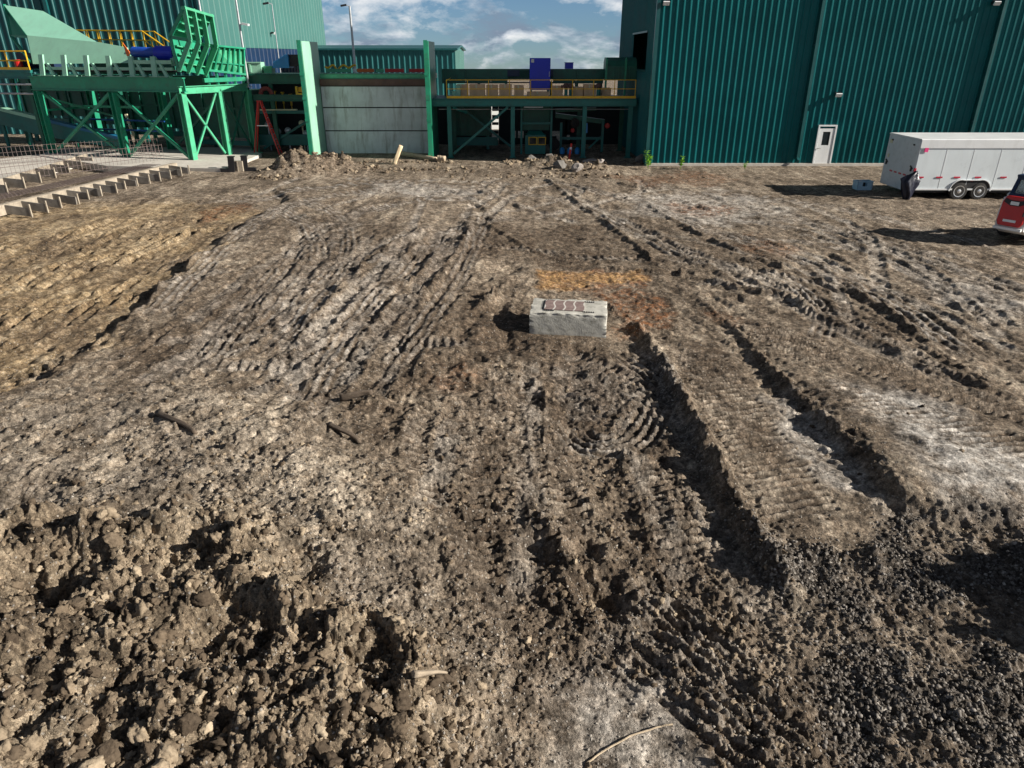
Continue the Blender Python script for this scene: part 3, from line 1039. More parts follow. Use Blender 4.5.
c = k.mix(k.math('MULTIPLY', att('sandy'), k.ramp(k.noise(V, 2.2, 5, 0.7), [(0.36, 0.2), (0.56, 1.0)])), c, k.ramp(nf, [(0.40, (0.17, 0.085, 0.035)), (0.60, (0.54, 0.34, 0.155))]))
vr = k.n('ShaderNodeTexVoronoi')
vr.inputs['Scale'].default_value = 28.0
k.l(V, vr.inputs['Vector'])
vs_ = k.n('ShaderNodeSeparateColor')
k.l(vr.outputs['Color'], vs_.inputs[0])
gcol = k.ramp(vs_.outputs[0], [(0.0, (0.036, 0.030, 0.025)), (0.55, (0.090, 0.077, 0.065)), (0.85, (0.18, 0.162, 0.145)), (1.0, (0.40, 0.37, 0.33))])
gm = k.math('MULTIPLY', att('gravel'), k.ramp(nm_, [(0.30, 0.5), (0.5, 1.0)]))
c = k.mix(gm, c, gcol)
grain = k.ramp(k.noise(V, 3.6, 7, 0.80), [(0.39, 0.50), (0.50, 0.95), (0.61, 1.55)])
c = k.mix(1.0, c, grain, 'MULTIPLY')
grain2 = k.ramp(k.noise(V, 16.0, 6, 0.80), [(0.38, 0.55), (0.50, 0.95), (0.62, 1.50)])
c = k.mix(1.0, c, grain2, 'MULTIPLY')
# scattered pale crumbs and small stones in the surface
vr2 = k.n('ShaderNodeTexVoronoi')
vr2.inputs['Scale'].default_value = 22.0
k.l(V, vr2.inputs['Vector'])
v2 = k.n('ShaderNodeSeparateColor')
k.l(vr2.outputs['Color'], v2.inputs[0])
crumb = k.math('MULTIPLY', k.ramp(vr2.outputs['Distance'], [(0.22, 1.0), (0.34, 0.0)]), k.ramp(v2.outputs[0], [(0.86, 0.0), (0.90, 0.8)]))
c = k.mix(crumb, c, (0.46, 0.42, 0.37))
k.l(c, b.inputs['Base Color'])
b.inputs['Roughness'].default_value = 0.92
b.inputs['Specular IOR Level'].default_value = 0.25
bh = k.math('ADD', k.math('MULTIPLY', k.noise(V, 34.0, 6, 0.72), 1.0), k.math('MULTIPLY', k.noise(V, 9.0, 5, 0.65), 1.6))
bmp = k.n('ShaderNodeBump')
bmp.inputs['Strength'].default_value = 1.0
bmp.inputs['Distance'].default_value = 0.05
k.l(bh, bmp.inputs['Height'])
k.l(bmp.outputs[0], b.inputs['Normal'])
gme.materials.append(sm)
M_SOIL = sm


# ---------------------------------------------------------------- loose clods and stones (stuff)
def ico(sub):
    import bmesh
    bm = bmesh.new()
    bmesh.ops.create_icosphere(bm, subdivisions=sub, radius=1.0)
    bm.verts.ensure_lookup_table()
    v_ = np.array([p.co[:] for p in bm.verts])
    f_ = np.array([[q.index for q in f.verts] for f in bm.faces])
    bm.free()
    return v_, f_


def lump_protos(sub, n, rough, seed, facet=0.0):
    v0, f0 = ico(sub)
    rg = np.random.RandomState(seed)
    out = []
    for _ in range(n):
        o = rg.rand(3) * 50
        r = np.ones(len(v0))
        for lam, a in ((1.1, rough),):
            r += a * perlin((v0[:, 0] + o[0]) / lam + v0[:, 2] / lam * 0.7, (v0[:, 1] + o[1]) / lam - v0[:, 2] / lam * 0.9, rg.randint(999))
        vv = v0 * r[:, None]
        for _k in range(int(facet)):
            nn = rg.randn(3)
            nn /= np.linalg.norm(nn)
            t = vv @ nn
            cut = 0.45 + 0.35 * rg.rand()
            vv = vv - np.where(t > cut, t - cut, 0)[:, None] * nn
        r = np.ones(len(v0))
        for lam, a in ((0.45, rough * 0.55), (0.22, rough * 0.42), (0.12, rough * 0.3 * (sub > 3))):
            r += a * perlin((v0[:, 0] + o[0]) / lam + v0[:, 2] / lam * 0.7, (v0[:, 1] + o[1]) / lam - v0[:, 2] / lam * 0.9, rg.randint(999))
        vv = vv * r[:, None]
        out.append(vv)
    return out, f0


def scatter(name, xy, size, protos, faces, mat, seed, sink=0.3, flat=0.75, tint=None, smooth=True):
    rg = np.random.RandomState(seed)
    n = len(xy)
    zz = ground_zv(xy[:, 0], xy[:, 1])
    nv = len(protos[0])
    co = np.empty((n, nv, 3))
    P = np.stack(protos)
    sel = rg.randint(len(protos), size=n)
    an = rg.rand(n) * 2 * np.pi
    tl = rg.randn(n) * 0.4
    sc = size[:, None] * (0.75 + 0.5 * rg.rand(n, 3)) * np.array([1, 1, flat])
    base = P[sel] * sc[:, None, :]
    ca, sa = np.cos(an)[:, None], np.sin(an)[:, None]
    ct, st = np.cos(tl)[:, None], np.sin(tl)[:, None]
    y1 = base[:, :, 1] * ct - base[:, :, 2] * st
    z1 = base[:, :, 1] * st + base[:, :, 2] * ct
    co[:, :, 0] = base[:, :, 0] * ca - y1 * sa + xy[:, 0][:, None]
    co[:, :, 1] = base[:, :, 0] * sa + y1 * ca + xy[:, 1][:, None]
    co[:, :, 2] = z1 + (zz + size * flat * (0.5 - sink))[:, None]
    fs = (faces[None] + (np.arange(n) * nv)[:, None, None]).reshape(-1, 3)
    me = grid_mesh(name, co.reshape(-1, 3), fs)
    if smooth:
        me.polygons.foreach_set('use_smooth', np.ones(len(fs), dtype=bool))
    t = me.attributes.new('tint', 'FLOAT', 'POINT')
    tv = rg.rand(n) if tint is None else tint
    t.data.foreach_set('value', np.repeat(tv, nv).astype(np.float32))
    me.materials.append(mat)
    o = bpy.data.objects.new(name, me)
    C.objects.link(o)
    o['kind'] = 'stuff'
    return o


def random_points(n, seed, keep, ylo=240, yhi=830):
    """points on the ground, evenly dense on the ground itself within the near field"""
    rg = np.random.RandomState(seed)
    r0, r1 = CAM_H / tan(atan((yhi - 384) / FPX) + PITCH), CAM_H / tan(atan((ylo - 384) / FPX) + PITCH)
    r = r0 * (r1 / r0) ** rg.rand(n)          # thins out with distance
    a = np.radians(-50 + 100 * rg.rand(n))
    p = np.stack([r * np.sin(a), r * np.cos(a)], -1)
    kp = keep(p[:, 0], p[:, 1])
    return p[rg.rand(n) < kp]


def stone_mat(name, stops, rough=0.9, bump=0.5):
    m, k, b = new_mat(name)
    a = k.n('ShaderNodeAttribute')
    a.attribute_name = 'tint'
    tc = k.n('ShaderNodeTexCoord')
    nn = k.noise(tc.outputs['Object'], 26, 5, 0.7)
    f = k.math('ADD', k.math('MULTIPLY', a.outputs['Fac'], 0.6), k.math('MULTIPLY', nn, 0.45))
    k.l(k.ramp(f, stops), b.inputs['Base Color'])
    b.inputs['Roughness'].default_value = rough
    b.inputs['Specular IOR Level'].default_value = 0.25
    bn = k.n('ShaderNodeBump')
    bn.inputs['Strength'].default_value = bump
    bn.inputs['Distance'].default_value = 0.02
    k.l(k.noise(tc.outputs['Object'], 45, 5, 0.7), bn.inputs['Height'])
    k.l(bn.outputs[0], b.inputs['Normal'])
    return m


M_CLOD = stone_mat('clod_earth', [(0.15, (0.045, 0.033, 0.023)), (0.50, (0.135, 0.102, 0.070)), (0.75, (0.28, 0.222, 0.156)), (0.95, (0.52, 0.43, 0.31))])
M_STONE = stone_mat('grit_stone', [(0.1, (0.10, 0.09, 0.08)), (0.5, (0.22, 0.20, 0.175)), (0.85, (0.38, 0.35, 0.31)), (1.0, (0.60, 0.57, 0.53))], 0.8, 0.3)
M_GRAVEL = stone_mat('dark_gravel', [(0.1, (0.032, 0.028, 0.025)), (0.50, (0.100, 0.088, 0.076)), (0.80, (0.22, 0.20, 0.18)), (1.0, (0.52, 0.48, 0.43))], 0.62, 0.3)

big, fbig = lump_protos(4, 8, 0.34, 1, 5)
med, fmed = lump_protos(3, 10, 0.72, 2, 2)
sml, fsml = lump_protos(1, 14, 0.35, 3, 3)
rg = np.random.RandomState(5)
p0 = random_points(5200, 20, lambda x, y: sample_v(pile, x, y) * 0.5, 430)
scatter('pile_clods', p0, 0.016 + 0.060 * rg.rand(len(p0)) ** 2.8, med, fmed, M_CLOD, 30, 0.4, 0.85)
p1 = random_points(1700, 21, lambda x, y: sample_v(pile, x, y) * 0.42, 430)
scatter('soil_clods', p1, 0.03 + 0.075 * rg.rand(len(p1)) ** 2.4, big, fbig, M_CLOD, 31, 0.35, 0.85)
p2 = random_points(15000, 22, lambda x, y: np.clip(0.5 * sample_v(pile, x, y) + 0.12 * sample_v(crumbly, x, y) + 0.16 * sample_v(apr2, x, y) + 0.35 * sample_v(rough_r, x, y) + 0.4 * sample_v(loose, x, y) * (1 - sample_v(gravel_low, x, y)) + 0.02, 0, 1), 300)
scatter('soil_crumbs', p2, 0.010 + 0.034 * rg.rand(len(p2)) ** 2.6, med, fmed, M_CLOD, 32, 0.3, 0.85)
p3 = random_points(60000, 23, lambda x, y: np.clip(0.12 + 0.10 * sample_v(crumbly, x, y) + 0.16 * sample_v(apron, x, y) + 0.3 * sample_v(rough_r, x, y) + 0.3 * sample_v(loose, x, y), 0, 1) * (1 - 0.8 * sample_v(gravel_low, x, y)), 290)
scatter('loose_grit', p3, 0.006 + 0.014 * rg.rand(len(p3)) ** 2.5, sml, fsml, M_STONE, 33, 0.3, 0.7, smooth=False)
p4 = random_points(60000, 24, lambda x, y: np.clip(0.75 * sample_v(gravel, x, y) + 0.35 * sample_v(gravel_low, x, y), 0, 1), 330)
scatter('dark_gravel', p4, 0.010 + 0.022 * rg.rand(len(p4)) ** 2.0, sml, fsml, M_GRAVEL, 34, 0.25, 0.75, smooth=False)

# lumps on the heaps by the buildings
rgh = np.random.RandomState(9)
hp_ = []
for (a, b_, sx_, sy_, n_) in ((300, 174, 1.5, .8, 190), (335, 172, 1.6, .8, 130), (275, 179, 1.3, .5, 70), (555, 168, 1.6, .6, 110), (590, 171, 1.7, .5, 90), (520, 165, 1.6, .5, 60),
                              (400, 162, 2.6, .5, 60), (640, 164, .8, .4, 40), (442, 163, 1.2, .5, 40), (420, 170, 5, 1.2, 120), (560, 176, 4.5, 1.2, 120)):
    c_ = gp([(a, b_)])[0]
    hp_.append(c_ + rgh.randn(n_, 2) * np.array([sx_, sy_]) * .55)
hp_ = np.vstack(hp_)
scatter('heap_clods', hp_, 0.03 + 0.11 * rgh.rand(len(hp_)) ** 2.6, med, fmed, M_CLOD, 35, 0.35, 0.8)

# ================================================================== materials of the plant
M_TEAL = painted('teal_sheet', (0.002, 0.104, 0.112), 0.45, 0.0, 0.16, 0.6, (0.004, 0.070, 0.085), 0.5, spec=0.2, streak=True)
M_TEAL_FAR = painted('teal_sheet_weathered', (0.003, 0.085, 0.09), 0.5, 0.0, 0.15, 0.4)
M_TRIM = painted('dark_teal_trim', (0.006, 0.075, 0.078), 0.4)
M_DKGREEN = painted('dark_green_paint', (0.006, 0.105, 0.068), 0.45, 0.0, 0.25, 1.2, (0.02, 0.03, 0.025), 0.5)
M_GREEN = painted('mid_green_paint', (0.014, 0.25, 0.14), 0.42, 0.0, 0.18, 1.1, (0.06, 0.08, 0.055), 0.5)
M_BRIGHT = painted('bright_green_paint', (0.065, 0.38, 0.21), 0.4, 0.0, 0.16, 1.4, (0.09, 0.14, 0.09), 0.5)
M_PALE = painted('pale_mint_paint', (0.27, 0.53, 0.39), 0.45, 0.0, 0.08, 0.9, (0.22, 0.33, 0.26), 0.3, streak=True)
M_DECK = painted('deck_teal_paint', (0.008, 0.15, 0.13), 0.45, 0.0, 0.18, 1.0, (0.03, 0.05, 0.05), 0.4)
M_YELLOW = painted('safety_yellow', (0.72, 0.42, 0.012), 0.45, 0.0, 0.12, 3.0, (0.25, 0.15, 0.03), 0.3)
M_BLUE = painted('blue_paint', (0.006, 0.025, 0.50), 0.4, 0.0, 0.1, 1.0)
M_LBLUE = painted('light_blue_plastic', (0.03, 0.26, 0.62), 0.4)
M_NAVY = painted('navy_sheet', (0.002, 0.020, 0.062), 0.5)
M_WHITE = painted('white_paint', (0.74, 0.76, 0.77), 0.35, 0.0, 0.05, 1.2, (0.42, 0.42, 0.40), 0.25, streak=True)
M_ALU = painted('aluminium', (0.62, 0.63, 0.64), 0.38, 0.8, 0.1, 3.0)
M_GALV = painted('galvanised_steel', (0.48, 0.50, 0.52), 0.45, 0.6, 0.15, 4.0)
M_CARD = painted('brown_cardboard', (0.70, 0.45, 0.26), 0.8, 0.0, 0.2, 2.0, (0.50, 0.40, 0.30), 0.4)
M_BLACK = painted('black_plastic', (0.012, 0.012, 0.014), 0.5, 0.0, 0.3, 3.0)
M_RUBBER = painted('rubber', (0.018, 0.018, 0.018), 0.8, 0.0, 0.3, 5.0, (0.12, 0.10, 0.08), 0.5)
M_GLASS, k, b = new_mat('dark_glass')
b.inputs['Base Color'].default_value = (0.02, 0.026, 0.03, 1)
b.inputs['Roughness'].default_value = 0.08
M_RED = painted('red_paint', (0.50, 0.012, 0.010), 0.35, 0.0, 0.1, 2.0, (0.2, 0.03, 0.02), 0.2)
M_ORANGE = painted('orange_paint', (0.62, 0.13, 0.02), 0.5, 0.0, 0.15, 2.0)
M_RUSTY = painted('rusty_steel', (0.13, 0.075, 0.062), 0.7, 0.1, 0.3, 2.0, (0.22, 0.10, 0.05), 0.6)
M_CONC = painted('weathered_concrete', (0.60, 0.62, 0.64), 0.85, 0.0, 0.16, 0.9, (0.20, 0.17, 0.14), 0.65, bump=0.25, streak=True)
M_SLAB = painted('pale_concrete', (0.52, 0.49, 0.44), 0.85, 0.0, 0.12, 1.2, (0.27, 0.22, 0.17), 0.5, bump=0.25)
M_WOOD = painted('grey_board', (0.20, 0.185, 0.165), 0.85, 0.0, 0.3, 2.2, (0.10, 0.08, 0.06), 0.6, bump=0.3)
M_NEWWOOD = painted('fresh_timber', (0.33, 0.285, 0.225), 0.8, 0.0, 0.3, 2.5, (0.14, 0.11, 0.08), 0.7, bump=0.2)
M_REBAR = painted('rebar_steel', (0.16, 0.13, 0.125), 0.6, 0.4, 0.3, 6.0, (0.20, 0.10, 0.05), 0.4)
M_LEAF = painted('fresh_leaf', (0.20, 0.42, 0.03), 0.5, 0.0, 0.35, 9.0)
M_PINK = painted('pink_sticker', (0.75, 0.05, 0.22), 0.5)
M_REFL = painted('red_reflector', (0.50, 0.02, 0.05), 0.3)
M_CREAM = painted('cream_plastic', (0.60, 0.58, 0.40), 0.5)
M_LIGHTBAR = painted('milky_lamp_cover', (0.55, 0.62, 0.66), 0.3)


def ribbed(mb, a, bpt, z0, z1, pitch=0.355, depth=0.055, out=None, top=0.055, slope=0.035):
    """corrugated sheet between two ground points, ribs standing out along `out`"""
    a = Vector((a[0], a[1], 0))
    e = Vector((bpt[0], bpt[1], 0)) - a
    L = e.length
    e.normalize()
    out = Vector(out).normalized()
    prof = [(0.0, 0.0)]
    n = max(1, int(L / pitch))
    p_ = L / n
    for i in range(n):
        s = i * p_ + p_ / 2
        hw = top / 2
        prof += [(s - hw - slope, 0.0), (s - hw, depth), (s + hw, depth), (s + hw + slope, 0.0)]
    prof.append((L, 0.0))
    vs = []
    for s, d in prof:
        q = a + e * s + out * d
        vs.append((q.x, q.y, z0))
    for s, d in prof:
        q = a + e * s + out * d
        vs.append((q.x, q.y, z1))
    m = len(prof)
    mb.add(vs, [(i, i + 1, m + i + 1, m + i) for i in range(m - 1)])


# ================================================================== warehouse on the right
WX0, WX1, WY0, WY1, WH = 8.0, 47.0, 43.5, 57.5, 17.0
wh = thing('warehouse', 'tall dark teal ribbed metal warehouse with a small white door on the right', 'warehouse', (WX0, WY0, 0))
for i, (xa, xb) in enumerate(((WX0 + 0.12, 16.95), (16.95, 26.85), (26.85, 36.8), (36.8, WX1))):
    m = MB()
    ribbed(m, (xa + 0.01, WY0), (xb - 0.01, WY0), 0.16, WH, out=(0, -1, 0))
    m.build('front_wall', M_TEAL, wh, fixn=False)
m = MB()
OY0, OY1, OZ0, OZ1 = 45.9, 51.2, 5.2, 7.2
ribbed(m, (WX0, OY0), (WX0, WY0 + 0.1), 0.1, WH, out=(-1, 0, 0), depth=0.05)
ribbed(m, (WX0, OY1), (WX0, OY0), 0.1, OZ0, out=(-1, 0, 0), depth=0.05)
ribbed(m, (WX0, OY1), (WX0, OY0), OZ1, WH, out=(-1, 0, 0), depth=0.05)
ribbed(m, (WX0, WY1), (WX0, OY1), 0.1, WH, out=(-1, 0, 0), depth=0.05)
m.build('side_wall', M_TEAL, wh, fixn=False)
m = MB()
m.add([(WX0, WY1, 0), (WX1, WY1, 0), (WX1, WY1, WH), (WX0, WY1, WH)], [(0, 1, 2, 3)])
m.add([(WX1, WY0, 0), (WX1, WY1, 0), (WX1, WY1, WH), (WX1, WY0, WH)], [(0, 1, 2, 3)])
m.build('rear_wall', M_TEAL, wh, fixn=False)
m = MB()
m.add([(WX0 - 0.3, WY0 - 0.3, WH), (WX1 + 0.3, WY0 - 0.3, WH), (WX1 + .3, (WY0 + WY1) / 2, WH + 1.2), (WX0 - .3, (WY0 + WY1) / 2, WH + 1.2), (WX0 - .3, WY1 + .3, WH), (WX1 + .3, WY1 + .3, WH)],
      [(0, 1, 2, 3), (3, 2, 5, 4)])
m.build('roof', M_TRIM, wh, fixn=False)
m = MB()
m.box(((WX0 + WX1) / 2 + 0.02, WY0 - 0.055, 0.075), (WX1 - WX0, 0.21, 0.15))
m.build('footing', M_SLAB, wh)
m = MB()
m.box((WX0 + 0.02, WY0 - 0.03, WH / 2), (0.20, 0.22, WH - 0.02))
m.build('corner_trim', M_TRIM, wh)
m = MB()
for zz, hh in ((OZ1 + .05, .1), (OZ0 - .05, .1)):
    m.box((WX0 - 0.03, (OY0 + OY1) / 2, zz), (0.12, OY1 - OY0 + .2, hh))
m.build('opening_frame', M_TRIM, wh)
for xx in (16.95, 26.85, 36.8):
    m = MB()
    m.box((xx, WY0 - 0.14, WH / 2 + .2), (0.16, 0.26, WH - 0.5))
    for zz in (2.5, 6.5, 10.5, 14.5):
        m.box((xx, WY0 - 0.12, zz), (0.30, 0.25, 0.05))
    m.box((xx, WY0 - 0.28, 0.42), (0.14, 0.34, 0.12), Matrix.Rotation(radians(35), 3, 'X'))
    m.build('downspout', M_TRIM, wh)
# the white door with its window
DX0, DX1, DZ1 = 17.98, 18.92, 2.18
m = MB()
yy = WY0 - 0.08
m.box((DX0 - .03, yy, DZ1 / 2 + .05), (0.09, 0.14, DZ1))
m.box((DX1 + .03, yy, DZ1 / 2 + .05), (0.09, 0.14, DZ1))
m.box(((DX0 + DX1) / 2, yy, DZ1 + .085), (DX1 - DX0 + .15, 0.14, 0.08))
m.build('door_frame', M_WHITE, wh)
m = MB()
xc = (DX0 + DX1) / 2
m.box((xc, yy - .01, 0.62), (DX1 - DX0 - .06, .06, 1.12))
m.box((xc, yy - .01, 2.02), (DX1 - DX0 - .06, .06, .18))
m.box((DX0 + .145, yy - .01, 1.555), (.22, .06, .746))
m.box((DX1 - .145, yy - .01, 1.555), (.22, .06, .746))
dr = m.build('door', M_WHITE, wh)
m = MB()
m.box((xc, yy - .002, 1.555), (0.50, .02, .74))
m.build('window_pane', M_GLASS, dr)
m = MB()
m.tube((DX0 + .11, yy - .04, 1.02), (DX0 + .11, yy - .11, 1.02), .025)
m.bar((DX0 + .11, yy - .11, 1.02), (DX0 + .24, yy - .11, 1.02), .03, .03)
m.build('handle', M_ALU, dr)


def wall_lamp(parent, x, y, z, nrm=(0, -1, 0)):
    n_ = Vector(nrm)
    s = n_.cross(Vector((0, 0, 1)))
    p = Vector((x, y, z))
    m = MB()
    m.bar(p, p + n_ * .12, .2, .16)
    m.bar(p + n_ * .12 + Vector((0, 0, .06)), p + n_ * .34 - Vector((0, 0, .0)), .30, .14)
    lamp = m.build('wall_lamp', M_BLACK, parent)
    m = MB()
    m.bar(p + n_ * .34 - Vector((0, 0, .0)), p + n_ * .40 - Vector((0, 0, .04)), .34, .20)
    m.build('lens', M_WHITE, lamp)
    return lamp


wall_lamp(wh, 18.62, WY0 - .05, 3.95)
for px_, py_ in ((666, 3), (996, 3)):
    q = at(px_, py_, WY0 - .3)
    wall_lamp(wh, q.x, WY0 - .05, q.z)

# ================================================================== warehouse at the back left
LX, LY0, LY1, LH = -24.4, 62.0, 102.0, 19.0
lw = thing('warehouse', 'huge teal ribbed shed at the back left with navy lower band', 'warehouse', (LX, LY0, 0))
m = MB()
ribbed(m, (LX - 46, LY0), (LX - 12.05, LY0), 0.0, LH, pitch=0.62, out=(0, -1, 0), depth=0.08, top=.09, slope=.05)
ribbed(m, (LX - 11.75, LY0), (LX - .15, LY0), 0.0, LH, pitch=0.62, out=(0, -1, 0), depth=0.08, top=.09, slope=.05)
m.build('front_wall', M_TEAL_FAR, lw, fixn=False)
m = MB()
m.box((LX - 11.9, LY0 - .12, LH / 2), (.26, .24, LH - .1))
m.build('downspout', M_TRIM, lw)
M_SUN_SIDE = painted('sunlit_teal_sheet', (0.045, 0.145, 0.13), 0.5, 0, .08, .3)  # paler than the front walls: sunlight on the sides put into the colour
m = MB()
ribbed(m, (LX, LY0 + .1), (LX, LY1), 6.6, LH, pitch=1.2, out=(1, 0, 0), depth=0.05, top=.10, slope=.06)
m.build('side_wall', M_SUN_SIDE, lw, fixn=False)
m = MB()
ribbed(m, (LX + .01, LY0 + .1), (LX + .01, LY1), 0.0, 6.58, pitch=1.2, out=(1, 0, 0), depth=0.05, top=.10, slope=.06)
m.build('lower_band', M_NAVY, lw, fixn=False)
m = MB()
m.box((LX - .02, LY0 - .03, LH / 2), (.24, .24, LH - .05))
m.build('corner_trim', M_TRIM, lw)
m = MB()
m.add([(LX - 46, LY1, 0), (LX, LY1, 0), (LX, LY1, LH), (LX - 46, LY1, LH), (LX - 46, LY0, 0), (LX - 46, LY0, LH)], [(0, 1, 2, 3), (4, 0, 3, 5)])
m.build('rear_wall', M_TEAL_FAR, lw, fixn=False)
m = MB()
m.add([(LX - 46.3, LY0 - .3, LH), (LX + .3, LY0 - .3, LH), (LX + .3, LY1 + .3, LH), (LX - 46.3, LY1 + .3, LH), (LX - 23, LY0 - .3, LH + 3), (LX - 23, LY1 + .3, LH + 3)],
      [(0, 4, 5, 3), (1, 2, 5, 4), (0, 1, 4), (3, 5, 2)])
m.build('roof', M_TRIM, lw, fixn=False)
q = at(249, 41, 76)
wall_lamp(lw, LX + .05, 79.0, 8.0, (1, 0, 0))

# ================================================================== low shed between the two
ms = thing('shed', 'long low dark teal shed with a shallow roof far behind the concrete wall', 'shed', (-13, 80, 0))
m = MB()
ribbed(m, (-21.5, 80), (-5.9, 80), 0, 6.45, pitch=.55, out=(0, -1, 0), depth=.08, top=.09, slope=.05)
m.build('front_wall', M_TEAL_FAR, ms, fixn=False)
m = MB()
ribbed(m, (-5.88, 80.05), (-5.88, 94), 0, 6.45, pitch=.9, out=(1, 0, 0), depth=.06)
m.add([(-5.88, 80.05, 6.45), (-5.88, 94, 6.45), (-5.88, 87, 6.75)], [(0, 1, 2)])
m.build('side_wall', M_SUN_SIDE, ms, fixn=False)
m = MB()
m.add([(-21.5, 94, 0), (-5.9, 94, 0), (-5.9, 94, 6.4), (-21.5, 94, 6.4), (-21.5, 80, 0), (-21.5, 80, 6.4)], [(0, 1, 2, 3), (4, 0, 3, 5)])
m.build('rear_wall', M_TEAL_FAR, ms, fixn=False)
m = MB()
m.prism([(-21.8, 79.7, 6.45), (-21.8, 87, 6.85), (-21.8, 94.3, 6.45), (-21.8, 94.3, 6.6), (-21.8, 87, 7.0), (-21.8, 79.7, 6.62)], (16.2, 0, 0))
m.build('roof', M_TRIM, ms)

# ================================================================== push wall of concrete tiers between two green wing plates
pw = thing('push_wall', 'stained grey concrete wall of three tiers between two tall green wing plates', 'wall', (-9, 49.3, 0))
XA, XB = -12.44, -5.14
for z0, z1 in ((0.0, 1.40), (1.47, 2.84), (2.91, 4.15)):
    m = MB()
    m.box(((XA + XB) / 2, 49.6, (z0 + z1) / 2), (XB - XA - .03, .6, z1 - z0))
    m.build('concrete_tier', M_CONC, pw, bevel=.02)
m = MB()
m.box(((XA + XB) / 2, 49.62, 2.3), (XB - XA - .06, .5, 3.9))
m.build('core', M_BLACK, pw)
m = MB()
m.box(((XA + XB) / 2, 49.55, 4.40), (XB - XA - .03, .62, .38))
m.box(((XA + XB) / 2, 49.25, 4.24), (XB - XA - .03, .12, .04))
m.build('coping', M_RUSTY, pw)
m = MB()
m.ibeam((XA + .02, 49.5, 4.76), (XB - .02, 49.5, 4.76), .3, .30)
m.box(((XA + XB) / 2, 49.36, 4.76), (XB - XA - .06, .03, .22))
m.build('top_rail', M_BRIGHT, pw)
for sx, xw in ((-1, XA - .10), (1, XB + .10)):
    m = MB()
    m.prism([(xw - .07, 46.1, 0), (xw - .07, 49.9, 0), (xw - .07, 49.9, 6.75), (xw - .07, 46.1, 6.75)], (.14, 0, 0))
    m.build('wing_plate', M_PALE if sx < 0 else M_GREEN, pw)
    m = MB()
    m.box((xw - .09, 46.05, 3.40), (.24, .04, 6.8))
    for zz in (0.35, 2.35, 3.6, 4.95):
        m.box((xw - .09, 46.015, zz), (.28, .03, .14))
    m.build('flange', M_GREEN, pw)

# conveyor with coloured skirt panels running behind the wall
cv = thing('conveyor', 'raised conveyor with orange, red and green skirt panels behind the concrete wall', 'conveyor', (-9, 52.2, 0))
m = MB()
m.box((-8.9, 52.6, 4.72), (7.4, 1.2, .30))
for xx in (-12, -8.9, -5.8):
    m.box((xx, 52.6, 2.28), (.25, .25, 4.56))
m.build('frame', M_DKGREEN, cv)
for a, bb, mm in ((326, 351, M_BRIGHT), (353, 356, M_GALV), (357, 374, M_ORANGE), (376, 384, M_BRIGHT), (385, 404, M_RED), (409, 429, M_RED)):
    pa, pb = at(a, 72, 51.9), at(bb, 72, 51.9)
    m = MB()
    m.box(((pa.x + pb.x) / 2, 51.95, 5.05), (pb.x - pa.x, .06, .22))
    m.build('skirt_panel', mm, cv)
m = MB()
pts = []
for i in range(15):
    q = at(325 + i * 2.2, 66.5 + 1.6 * sin(i * 1.3) + (2 if i in (5, 6) else 0), 52.1)
    pts.append(q)
m.path(pts, .07, 6)
hose = m.build('hose', M_YELLOW, None)
tag(hose, 'yellow hose lying bunched along the conveyor top behind the concrete wall', 'hose')


# ================================================================== slim masts
def mast(pxb, pyb, pxt, pyt, Y, label, head=None, r=.07, zb=0.0, group='slim masts'):
    b_ = at(pxb, pyb, Y)
    t_ = at(pxt, pyt, Y)
    t = thing('lamp_post', label, 'lamp post', (b_.x, Y, zb), group)
    top = Vector((b_.x, Y, t_.z))
    m = MB()
    m.tube((b_.x, Y, zb), top, r, r * .7, 10)
    m.box((b_.x, Y, zb + .02), (r * 5, r * 5, .04))
    m.build('pole', M_GALV, t)
    if head:
        m = MB()
        hz = top.z if head == 'top' else at(pxb, head, Y).z
        sg = -1 if head == 'top' else 1
        m.bar((b_.x, Y, hz), (b_.x + sg * .3, Y - .1, hz + .08), .06, .06)
        h = m.build('lamp_arm', M_GALV, t)
        m = MB()
        m.bar((b_.x + sg * .2, Y - .1, hz + .07), (b_.x + sg * .62, Y - .15, hz + .0), .24, .12)
        m.build('lamp_head', M_WHITE if sg > 0 else M_BLACK, h)
    return t


mast(356, 80, 350, 6, 58, 'grey lamp post rising behind the concrete wall, alone against the sky', 'top', .11)
mast(248, 82, 234, -30, 49.5, 'thin white mast with a small lamp arm beside the ribbed hopper panel', 25, .075, 4.1)
mast(206, 44, 199, -30, 47.9, 'thin white mast standing up through the ribbed green hopper frame', None, .065, 7.3)
mast(279, 60, 276, 4, 60, 'short thin mast with a dark lamp in front of the pale shed side', 'top', .045)

# ================================================================== raised deck between the push wall and the right warehouse
DY = 47.0
dk = thing('platform', 'long teal steel platform on columns with a thin yellow guardrail', 'platform', (2, DY, 0))
DXa, DXb, DZ = -5.0, 7.75, 3.55
m = MB()
m.box(((DXa + DXb) / 2, 49.0, DZ - .03), (DXb - DXa, 4.0, .06))
m.build('deck_plate', M_DECK, dk)
m = MB()
m.ibeam((DXa, DY + .02, DZ - .26), (DXb, DY + .02, DZ - .26), .2, .40)
m.box(((DXa + DXb) / 2, DY - .03, DZ - .26), (DXb - DXa, .03, .33))
m.build('edge_beam', M_DECK, dk)
m = MB()
m.ibeam((DXa, 50.8, DZ - .26), (DXb, 50.8, DZ - .26), .2, .40)
m.build('rear_beam', M_DKGREEN, dk)
for xx in (-3.9, -.3, 1.6, 4.55, 7.5):
    m = MB()
    m.ibeam((xx, DY + .2, DZ - .26), (xx, 50.6, DZ - .26), .15, .3)
    m.build('cross_beam', M_DKGREEN, dk)
